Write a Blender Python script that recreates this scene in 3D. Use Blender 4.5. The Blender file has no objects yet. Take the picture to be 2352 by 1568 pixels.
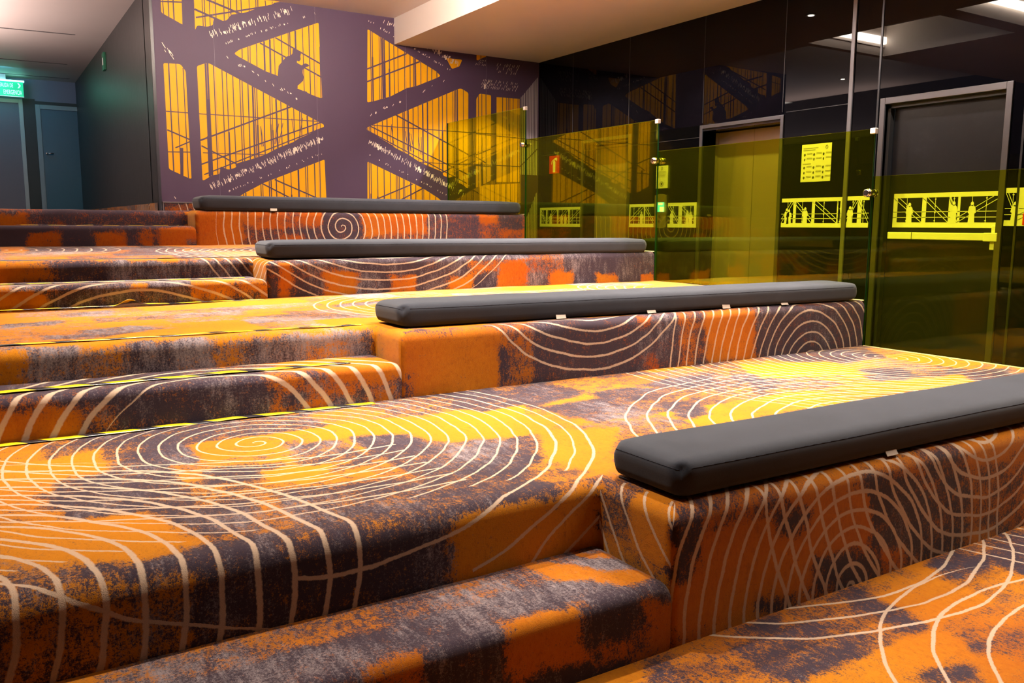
import bpy, bmesh, math, random, json
from mathutils import Vector, Matrix, noise
random.seed(7)
SC = bpy.context.scene
C = SC.collection
# ---------------------------------------------------------------- camera
cam = bpy.data.cameras.new('camera'); cam_o = bpy.data.objects.new('camera', cam); C.objects.link(cam_o)
YAW, PITCH, ROLL, FPX = -0.5617, -0.1379, 0.0048, 1943.0
cy_, sy_ = math.cos(YAW), math.sin(YAW)
fw = Vector((-sy_*math.cos(PITCH), cy_*math.cos(PITCH), math.sin(PITCH)))
rt = Vector((cy_, sy_, 0)); up = rt.cross(fw)
r2 = rt*math.cos(ROLL) + up*math.sin(ROLL); u2 = -rt*math.sin(ROLL) + up*math.cos(ROLL)
Mx = Matrix((r2, u2, -fw)).transposed().to_4x4(); Mx.translation = Vector((-1.5636, -1.7014, 1.1793))
cam_o.matrix_world = Mx
cam.sensor_width = 36; cam.lens = FPX/2352*36; cam.clip_start = .05
SC.camera = cam_o
# ---------------------------------------------------------------- world, exposure
w = bpy.data.worlds.new('world'); SC.world = w; w.use_nodes = True
w.node_tree.nodes['Background'].inputs[0].default_value = (.95, .92, .95, 1)
w.node_tree.nodes['Background'].inputs[1].default_value = .25
vs = SC.view_settings; vs.view_transform = 'Standard'; vs.look = 'None'; vs.gamma = 1; vs.use_curve_mapping = False
vs.exposure = -0.06
try: SC.cycles.max_bounces = 10; SC.cycles.transparent_max_bounces = 16
except Exception: pass
# ---------------------------------------------------------------- measured levels
F = {1: -.0488, 2: 1.7114, 3: 3.7457, 4: 5.7693}
D = {1: .323, 2: .289, 3: .323, 4: .326}
Z = {0: 0.0, 1: .4033, 2: .6988, 3: .9546, 4: 1.28}
S = {0: .200, 1: .5643, 2: .8213, 3: 1.150}
G, M, E_, W = 3.2849, 7.4921, 2.62, 4.6075
ZS, ZT, ML, BY = 3.1979, 3.4856, .0143, 14.5841
XL = -2.4
# ---------------------------------------------------------------- lamps
def area(name, loc, size, power, col=(1, .86, .68), rot=(0, 0, 0), sy=None, spread=math.pi):
    l = bpy.data.lights.new(name, 'AREA'); l.energy = power; l.color = col; l.size = size; l.spread = spread
    if sy: l.shape = 'RECTANGLE'; l.size_y = sy
    o = bpy.data.objects.new(name, l); o.location = loc; o.rotation_euler = rot; C.objects.link(o); return o
WARM = (1, .88, .74)
area('cove_and_fill_lamp', (2.05, 4.1, ZS+.2), 1.1, 170, WARM, sy=1.2, spread=math.radians(105))
area('cove_and_fill_lamp', (2.1, 2.2, ZS+.2), 1.1, 170, WARM, sy=1.4, spread=math.radians(105))
area('cove_and_fill_lamp', (2.1, 0.0, ZS+.2), 1.1, 95, WARM, sy=1.4, spread=math.radians(105))  # added frontal fill in an invented third recess
area('bulkhead_lamp', (1.0, 5.06, 3.33), 2.6, 27, (1, .84, .72), rot=(math.radians(118), 0, 0), sy=.08)
area('corridor_lamp', (-1.2, 13.4, 3.42), .5, 9, (.12, .65, 1), rot=(math.radians(40), 0, 0), sy=.5)
area('corridor_lamp', (-1.8, 9.5, 3.42), .7, 16, WARM, sy=.7)
UL2 = area('added_ceiling_fill', (-2.2, 9.0, 2.7), .3, 210, (1, .78, .72), rot=(0, math.pi, 0), sy=4)  # added unseen uplight that brightens the raised ceiling

def spot(loc, power, col=WARM, ang=95, rad=.04, blend=.6):
    l = bpy.data.lights.new('downlight_and_fill', 'SPOT'); l.energy = power; l.color = col; l.spot_size = math.radians(ang); l.spot_blend = blend; l.shadow_soft_size = rad
    o = bpy.data.objects.new('downlight_and_fill', l); o.location = loc; C.objects.link(o); return o
DOWN = [(3.708, 6.196, ZS, 230), (3.791, 3.997, ZS, 280), (3.85, 1.8, ZS, 230), (-1.03, 7.25, ZT, 60),
        (-.75, 2.1, ZS, 800), (-.75, 4.15, ZS, 950), (-.75, .7, ZS, 400), (.6, 1.25, ZS, 520), (.6, 4.2, ZS, 540), (-.7, 6.1, ZT, 130), (.9, 6.1, ZT, 130)]  # this row: added spots without fixtures, put in to light the treads
for i_, (x, y, z, p) in enumerate(DOWN): 
    o_ = spot((x, y, z-.03), p, ang=125 if i_ < 4 else 72, blend=.3 if i_ < 4 else .8)


# ================================================================ helpers
def link(name, me, parent=None):
    o = bpy.data.objects.new(name, me); C.objects.link(o)
    if parent: o.parent = parent
    return o
def tag(o, label=None, cat=None, group=None, kind=None):
    if label: o['label'] = label
    if cat: o['category'] = cat
    if group: o['group'] = group
    if kind: o['kind'] = kind
    return o
def empty(name, loc=(0, 0, 0)):
    o = bpy.data.objects.new(name, None); o.empty_display_size = .1; o.location = loc; C.objects.link(o); return o
class MB:
    """collects primitives in world space, builds one mesh"""
    def __init__(s): s.bm = bmesh.new()
    def box(s, x0, x1, y0, y1, z0, z1, mi=0):
        x0, x1 = sorted((x0, x1)); y0, y1 = sorted((y0, y1)); z0, z1 = sorted((z0, z1))
        v = [s.bm.verts.new(p) for p in ((x0,y0,z0),(x1,y0,z0),(x1,y1,z0),(x0,y1,z0),(x0,y0,z1),(x1,y0,z1),(x1,y1,z1),(x0,y1,z1))]
        fs = []
        for q in ((0,3,2,1),(4,5,6,7),(0,1,5,4),(1,2,6,5),(2,3,7,6),(3,0,4,7)):
            f = s.bm.faces.new([v[i] for i in q]); f.material_index = mi; fs.append(f)
        return fs
    def poly(s, pts, mi=0):
        f = s.bm.faces.new([s.bm.verts.new(p) for p in pts]); f.material_index = mi; return f
    def prism(s, pts, off, mi=0):
        """closed polygon extruded by vector off"""
        off = Vector(off); a = [s.bm.verts.new(p) for p in pts]; b = [s.bm.verts.new(Vector(p)+off) for p in pts]
        n = len(pts)
        for f in (s.bm.faces.new(a[::-1]), s.bm.faces.new(b)): f.material_index = mi
        for i in range(n):
            f = s.bm.faces.new((a[i], a[(i+1) % n], b[(i+1) % n], b[i])); f.material_index = mi
    def tube(s, p0, p1, r0, r1=None, n=20, mi=0, smooth=True):
        p0, p1 = Vector(p0), Vector(p1); r1 = r0 if r1 is None else r1
        d = (p1-p0).normalized(); a = d.orthogonal().normalized(); b = d.cross(a)
        A = [s.bm.verts.new(p0+(a*math.cos(t)+b*math.sin(t))*r0) for t in [2*math.pi*i/n for i in range(n)]]
        B = [s.bm.verts.new(p1+(a*math.cos(t)+b*math.sin(t))*r1) for t in [2*math.pi*i/n for i in range(n)]]
        for i in range(n):
            f = s.bm.faces.new((A[i], A[(i+1) % n], B[(i+1) % n], B[i])); f.smooth = smooth; f.material_index = mi
        for q in (A[::-1], B): s.bm.faces.new(q).material_index = mi
    def build(s, name, mats, parent=None, normals=True):
        if normals: bmesh.ops.recalc_face_normals(s.bm, faces=s.bm.faces)
        me = bpy.data.meshes.new(name); s.bm.to_mesh(me); s.bm.free()
        for m in (mats if isinstance(mats, (list, tuple)) else [mats]): me.materials.append(m)
        o = link(name, me)
        if parent:
            o.parent = parent; o.matrix_parent_inverse = Matrix.Translation(-Vector(parent.location))
        return o
def bevel(o, w=.005, seg=2):
    m = o.modifiers.new('bevel', 'BEVEL'); m.width = w; m.segments = seg; m.limit_method = 'ANGLE'; return o
# ================================================================ materials
def newmat(name):
    m = bpy.data.materials.new(name); m.use_nodes = True; nt = m.node_tree
    return m, nt, nt.nodes['Principled BSDF']
def basic(name, col, rough=.5, metal=0, spec=.5, coat=0, emit=None, es=0, sheen=0, sheen_t=(1, 1, 1)):
    m, nt, b = newmat(name)
    b.inputs['Base Color'].default_value = (*col, 1); b.inputs['Roughness'].default_value = rough; b.inputs['Metallic'].default_value = metal
    b.inputs['Specular IOR Level'].default_value = spec; b.inputs['Coat Weight'].default_value = coat
    if emit: b.inputs['Emission Color'].default_value = (*emit, 1); b.inputs['Emission Strength'].default_value = es
    if sheen: b.inputs['Sheen Weight'].default_value = sheen; b.inputs['Sheen Tint'].default_value = (*sheen_t, 1)
    return m
def N(nt, t, **k):
    n = nt.nodes.new(t)
    for a, b in k.items():
        if a == 'op': n.operation = b
        else: setattr(n, a, b)
    return n
def mth(nt, op, a, b=None, c=None, clamp=False):
    n = nt.nodes.new('ShaderNodeMath'); n.operation = op; n.use_clamp = clamp
    for i, q in enumerate((a, b, c)):
        if q is None: continue
        if isinstance(q, (int, float)): n.inputs[i].default_value = q
        else: nt.links.new(q, n.inputs[i])
    return n.outputs[0]
def mixc(nt, fac, a, b, mode='MIX'):
    n = nt.nodes.new('ShaderNodeMix'); n.data_type = 'RGBA'; n.blend_type = mode
    for i, q in ((0, fac), (6, a), (7, b)):
        if isinstance(q, (int, float)): n.inputs[i].default_value = q
        elif isinstance(q, tuple): n.inputs[i].default_value = (*q, 1)
        else: nt.links.new(q, n.inputs[i])
    return n.outputs[2]
def noise_n(nt, vec, scale, detail=3, rough=.6, vscale=None, w=None):
    if vscale:
        mp = nt.nodes.new('ShaderNodeMapping'); mp.inputs['Scale'].default_value = vscale; nt.links.new(vec, mp.inputs[0]); vec = mp.outputs[0]
    n = nt.nodes.new('ShaderNodeTexNoise'); n.inputs['Scale'].default_value = scale; n.inputs['Detail'].default_value = detail; n.inputs['Roughness'].default_value = rough
    nt.links.new(vec, n.inputs['Vector']); return n.outputs['Fac']
def ramp(nt, x, a, b):
    n = nt.nodes.new('ShaderNodeMapRange'); n.interpolation_type = 'SMOOTHSTEP'
    nt.links.new(x, n.inputs[0]); n.inputs[1].default_value = a; n.inputs[2].default_value = b; return n.outputs[0]
# ---- spiral line group
def spiral_group():
    g = bpy.data.node_groups.new('spiral_line', 'ShaderNodeTree')
    for nm, t in (('Vector', 'NodeSocketVector'), ('CX', 'NodeSocketFloat'), ('CY', 'NodeSocketFloat'), ('Spacing', 'NodeSocketFloat'), ('Rmin', 'NodeSocketFloat'), ('Rmax', 'NodeSocketFloat'), ('Xmin', 'NodeSocketFloat'), ('Xmax', 'NodeSocketFloat'), ('Ymin', 'NodeSocketFloat'), ('Width', 'NodeSocketFloat')):
        g.interface.new_socket(name=nm, in_out='INPUT', socket_type=t)
    g.interface.new_socket(name='Line', in_out='OUTPUT', socket_type='NodeSocketFloat')
    gi = g.nodes.new('NodeGroupInput'); go = g.nodes.new('NodeGroupOutput'); I = gi.outputs
    sp = g.nodes.new('ShaderNodeSeparateXYZ'); g.links.new(I['Vector'], sp.inputs[0])
    dx = mth(g, 'SUBTRACT', sp.outputs[0], I['CX']); dy = mth(g, 'SUBTRACT', sp.outputs[1], I['CY'])
    r = mth(g, 'SQRT', mth(g, 'ADD', mth(g, 'MULTIPLY', dx, dx), mth(g, 'MULTIPLY', dy, dy)))
    th = mth(g, 'DIVIDE', mth(g, 'ARCTAN2', dy, dx), 2*math.pi)
    q = mth(g, 'FRACT', mth(g, 'ADD', mth(g, 'ADD', mth(g, 'DIVIDE', r, I['Spacing']), th), 20.0))
    d = mth(g, 'MULTIPLY', mth(g, 'ABSOLUTE', mth(g, 'SUBTRACT', q, .5)), I['Spacing'])
    ln = g.nodes.new('ShaderNodeMapRange'); ln.interpolation_type = 'SMOOTHSTEP'
    g.links.new(d, ln.inputs[0]); g.links.new(mth(g, 'MULTIPLY', I['Width'], .65), ln.inputs[1]); g.links.new(mth(g, 'MULTIPLY', I['Width'], 1.25), ln.inputs[2])
    ln.inputs[3].default_value = 1; ln.inputs[4].default_value = 0
    o = mth(g, 'MULTIPLY', ln.outputs[0], mth(g, 'GREATER_THAN', r, I['Rmin']))
    o = mth(g, 'MULTIPLY', o, mth(g, 'LESS_THAN', r, I['Rmax']))
    o = mth(g, 'MULTIPLY', o, mth(g, 'GREATER_THAN', sp.outputs[0], I['Xmin']))
    o = mth(g, 'MULTIPLY', o, mth(g, 'LESS_THAN', sp.outputs[0], I['Xmax']))
    o = mth(g, 'MULTIPLY', o, mth(g, 'GREATER_THAN', sp.outputs[1], I['Ymin']))
    g.links.new(o, go.inputs[0]); return g
SPG = spiral_group()
ORA, RED, DRK, GRY, TAN = (.45, .158, .003), (.28, .054, .002), (.036, .024, .036), (.25, .205, .215), (.47, .345, .25)
def carpet(name, spirals):
    m, nt, b = newmat(name)
    uv = nt.nodes.new('ShaderNodeUVMap').outputs[0]
    at = nt.nodes.new('ShaderNodeAttribute'); at.attribute_name = 'tone'; sep = nt.nodes.new('ShaderNodeSeparateColor'); nt.links.new(at.outputs['Color'], sep.inputs[0])
    tone, wear, hue = sep.outputs
    # distressed edge: three noises
    n1 = noise_n(nt, uv, 9, 4, .65, (1, 1.6, 1)); n2 = noise_n(nt, uv, 42, 5, .8, (1.5, .7, 1)); n4 = noise_n(nt, uv, 125, 3, .8); n3 = noise_n(nt, uv, 330, 2, .8)
    s = mth(nt, 'ADD', mth(nt, 'MULTIPLY', n1, .75), mth(nt, 'ADD', mth(nt, 'MULTIPLY', n2, 1.25), mth(nt, 'ADD', mth(nt, 'MULTIPLY', n4, .95), mth(nt, 'MULTIPLY', n3, .6))))
    s = mth(nt, 'SUBTRACT', s, 1.775)
    t = mth(nt, 'ADD', tone, s)
    om = ramp(nt, t, .30, .66)
    # dark field with grey worn brush strokes
    g1 = noise_n(nt, uv, 5.5, 4, .7, (1.5, .8, 1)); g2 = noise_n(nt, uv, 14, 5, .8, (2.6, .6, 1)); g3 = noise_n(nt, uv, 480, 2, .8)
    gw = mth(nt, 'ADD', mth(nt, 'MULTIPLY', g1, .9), mth(nt, 'ADD', mth(nt, 'MULTIPLY', g2, 1.3), mth(nt, 'ADD', mth(nt, 'MULTIPLY', n4, 1.3), mth(nt, 'MULTIPLY', g3, .9))))
    gw = mth(nt, 'ADD', gw, mth(nt, 'MULTIPLY', mth(nt, 'SUBTRACT', wear, .5), 1.2))
    gm = ramp(nt, gw, 2.18, 2.90)
    dark = mixc(nt, gm, DRK, GRY)
    oh = mixc(nt, mth(nt, 'ADD', hue, mth(nt, 'MULTIPLY', mth(nt, 'SUBTRACT', n2, .5), 1.0), clamp=True), ORA, RED)
    sc = ramp(nt, mth(nt, 'ADD', mth(nt, 'MULTIPLY', n2, .45), mth(nt, 'ADD', mth(nt, 'MULTIPLY', n4, .4), mth(nt, 'MULTIPLY', g1, .25))), .56, .72)
    oh = mixc(nt, mth(nt, 'MULTIPLY', sc, .55), oh, (.09, .040, .012))
    col = mixc(nt, om, dark, oh)
    # hand drawn spiral lines
    wob = nt.nodes.new('ShaderNodeTexNoise'); wob.inputs['Scale'].default_value = 3.2; wob.inputs['Detail'].default_value = 2
    nt.links.new(uv, wob.inputs['Vector'])
    vv = nt.nodes.new('ShaderNodeVectorMath'); vv.operation = 'MULTIPLY_ADD'; nt.links.new(wob.outputs['Color'], vv.inputs[0])
    vv.inputs[1].default_value = (.05, .05, 0); 
    v2 = nt.nodes.new('ShaderNodeVectorMath'); v2.operation = 'ADD'; nt.links.new(uv, v2.inputs[0]); v2.inputs[1].default_value = (-.025, -.025, 0)
    nt.links.new(v2.outputs[0], vv.inputs[2])
    fz = nt.nodes.new('ShaderNodeTexNoise'); fz.inputs['Scale'].default_value = 90; nt.links.new(uv, fz.inputs['Vector'])
    v3 = nt.nodes.new('ShaderNodeVectorMath'); v3.operation = 'MULTIPLY_ADD'; nt.links.new(fz.outputs['Color'], v3.inputs[0]); v3.inputs[1].default_value = (.006, .006, 0)
    nt.links.new(vv.outputs[0], v3.inputs[2])
    L = None
    for sp in spirals:
        cx, cy, spc, r0, r1 = sp[:5]; x0, x1 = sp[5:7] if len(sp) > 5 else (-99, 99)
        g = nt.nodes.new('ShaderNodeGroup'); g.node_tree = SPG; nt.links.new(v3.outputs[0], g.inputs['Vector'])
        for k, q in (('CX', cx), ('CY', cy), ('Spacing', spc), ('Rmin', r0), ('Rmax', r1), ('Xmin', x0), ('Xmax', x1), ('Width', sp[7] if len(sp) > 7 else .0056), ('Ymin', sp[8] if len(sp) > 8 else -99)):
            g.inputs[k].default_value = q
        L = g.outputs[0] if L is None else mth(nt, 'MAXIMUM', L, g.outputs[0])
    if L is not None:
        lf = mth(nt, 'MULTIPLY', L, mth(nt, 'ADD', .62, mth(nt, 'MULTIPLY', g3, .5), clamp=True))
        col = mixc(nt, lf, col, TAN)
    nt.links.new(col, b.inputs['Base Color'])
    b.inputs['Roughness'].default_value = .95; b.inputs['Specular IOR Level'].default_value = .15
    b.inputs['Sheen Weight'].default_value = .12; b.inputs['Sheen Roughness'].default_value = .4; b.inputs['Sheen Tint'].default_value = (1, .80, .55, 1)
    bp = nt.nodes.new('ShaderNodeBump'); bp.inputs['Strength'].default_value = .55; bp.inputs['Distance'].default_value = .004
    nt.links.new(mth(nt, 'ADD', mth(nt, 'MULTIPLY', g3, .6), mth(nt, 'ADD', mth(nt, 'MULTIPLY', n3, .5), mth(nt, 'MULTIPLY', n2, .5))), bp.inputs['Height'])
    nt.links.new(bp.outputs[0], b.inputs['Normal'])
    return m
SILVER = basic('brushed_silver', (.55, .53, .55), .28, 1)
CHROME = basic('polished_chrome', (.85, .82, .82), .12, 1)
WHITE = basic('white_plastic', (.8, .8, .78), .35)
BLACK = basic('matte_black', (.012, .012, .014), .5)
def plaster():
    m, nt, b = newmat('ceiling_plaster'); tc = nt.nodes.new('ShaderNodeTexCoord').outputs['Object']
    n = noise_n(nt, tc, 1.3, 3)
    nt.links.new(mixc(nt, n, (.66, .575, .53), (.74, .65, .60)), b.inputs['Base Color']); b.inputs['Roughness'].default_value = .5; b.inputs['Specular IOR Level'].default_value = .35
    bp = nt.nodes.new('ShaderNodeBump'); bp.inputs['Strength'].default_value = .08; nt.links.new(noise_n(nt, tc, 6, 3), bp.inputs['Height']); nt.links.new(bp.outputs[0], b.inputs['Normal'])
    return m
PLASTER = plaster()
def blackglass():
    m, nt, b = newmat('black_glass_cladding'); tc = nt.nodes.new('ShaderNodeTexCoord').outputs['Object']
    b.inputs['Base Color'].default_value = (.0012, .0012, .0022, 1); b.inputs['Roughness'].default_value = .015; b.inputs['IOR'].default_value = 1.29
    s = ramp(nt, noise_n(nt, tc, 60, 5, .8, (1, 1, 3)), .62, .85)
    nt.links.new(mth(nt, 'ADD', .012, mth(nt, 'MULTIPLY', s, .05)), b.inputs['Roughness'])
    return m
BLACKGLASS = blackglass()
def darkwall():
    m, nt, b = newmat('dark_brushed_laminate'); tc = nt.nodes.new('ShaderNodeTexCoord').outputs['Object']
    n = noise_n(nt, tc, 6, 5, .7, (1, 5, .35)); n2 = noise_n(nt, tc, 60, 2, .7, (1, 3, .12))
    nt.links.new(mixc(nt, mth(nt, 'MULTIPLY', n, 1.0), (.022, .020, .020), (.060, .056, .054)), b.inputs['Base Color'])
    nt.links.new(mth(nt, 'ADD', .30, mth(nt, 'MULTIPLY', n2, .2)), b.inputs['Roughness']); return m
DARKWALL = darkwall()
def tint_glass():
    m = bpy.data.materials.new('yellow_tinted_glass'); m.use_nodes = True; nt = m.node_tree; nt.nodes.clear()
    out = nt.nodes.new('ShaderNodeOutputMaterial'); tc = nt.nodes.new('ShaderNodeTexCoord').outputs['Object']
    tr = nt.nodes.new('ShaderNodeBsdfTransparent'); tr.inputs[0].default_value = (.88, .93, .19, 1)
    df = nt.nodes.new('ShaderNodeBsdfDiffuse'); df.inputs[0].default_value = (.62, .64, .02, 1)
    tl = nt.nodes.new('ShaderNodeBsdfTranslucent'); tl.inputs[0].default_value = (.62, .64, .02, 1)
    md = nt.nodes.new('ShaderNodeMixShader'); md.inputs[0].default_value = .5; nt.links.new(df.outputs[0], md.inputs[1]); nt.links.new(tl.outputs[0], md.inputs[2])
    gl = nt.nodes.new('ShaderNodeBsdfGlossy'); gl.inputs['Roughness'].default_value = .02; gl.inputs[0].default_value = (.8, .85, .55, 1)
    fr = nt.nodes.new('ShaderNodeFresnel'); fr.inputs[0].default_value = 1.45
    # fine scratches and smears on the panes
    s1 = ramp(nt, noise_n(nt, tc, 22, 6, .85, (1, .25, 6)), .60, .80)
    dust = mth(nt, 'ADD', .005, mth(nt, 'MULTIPLY', s1, .012))
    m1 = nt.nodes.new('ShaderNodeMixShader'); nt.links.new(dust, m1.inputs[0]); nt.links.new(tr.outputs[0], m1.inputs[1]); nt.links.new(md.outputs[0], m1.inputs[2])
    m2 = nt.nodes.new('ShaderNodeMixShader'); nt.links.new(mth(nt, 'MULTIPLY', fr.outputs[0], .45), m2.inputs[0]); nt.links.new(m1.outputs[0], m2.inputs[1]); nt.links.new(gl.outputs[0], m2.inputs[2])
    nt.links.new(m2.outputs[0], out.inputs[0]); return m
GLASS = tint_glass()
GEDGE = basic('green_glass_edge', (.008, .05, .018), .12, 0, .6, 0)
GTOP = basic('polished_glass_edge', (.42, .46, .30), .2, 0, .6)
def fabric():
    m, nt, b = newmat('charcoal_linen'); tc = nt.nodes.new('ShaderNodeTexCoord').outputs['Object']
    n = mth(nt, 'ADD', mth(nt, 'MULTIPLY', noise_n(nt, tc, 260, 2, .8, (1, 3, 3)), .5), mth(nt, 'MULTIPLY', noise_n(nt, tc, 260, 2, .8, (4, 1, 1)), .5)); n2 = noise_n(nt, tc, 7, 3)
    f = mth(nt, 'ADD', mth(nt, 'MULTIPLY', n, .7), mth(nt, 'MULTIPLY', n2, .3))
    nt.links.new(mixc(nt, f, (.004, .0045, .008), (.044, .049, .066)), b.inputs['Base Color'])
    b.inputs['Roughness'].default_value = 1; b.inputs['Specular IOR Level'].default_value = .05; b.inputs['Sheen Weight'].default_value = .12; b.inputs['Sheen Roughness'].default_value = .6
    bp = nt.nodes.new('ShaderNodeBump'); bp.inputs['Strength'].default_value = .35; bp.inputs['Distance'].default_value = .002
    nt.links.new(n, bp.inputs['Height']); nt.links.new(bp.outputs[0], b.inputs['Normal']); return m
FABRIC = fabric()
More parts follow.
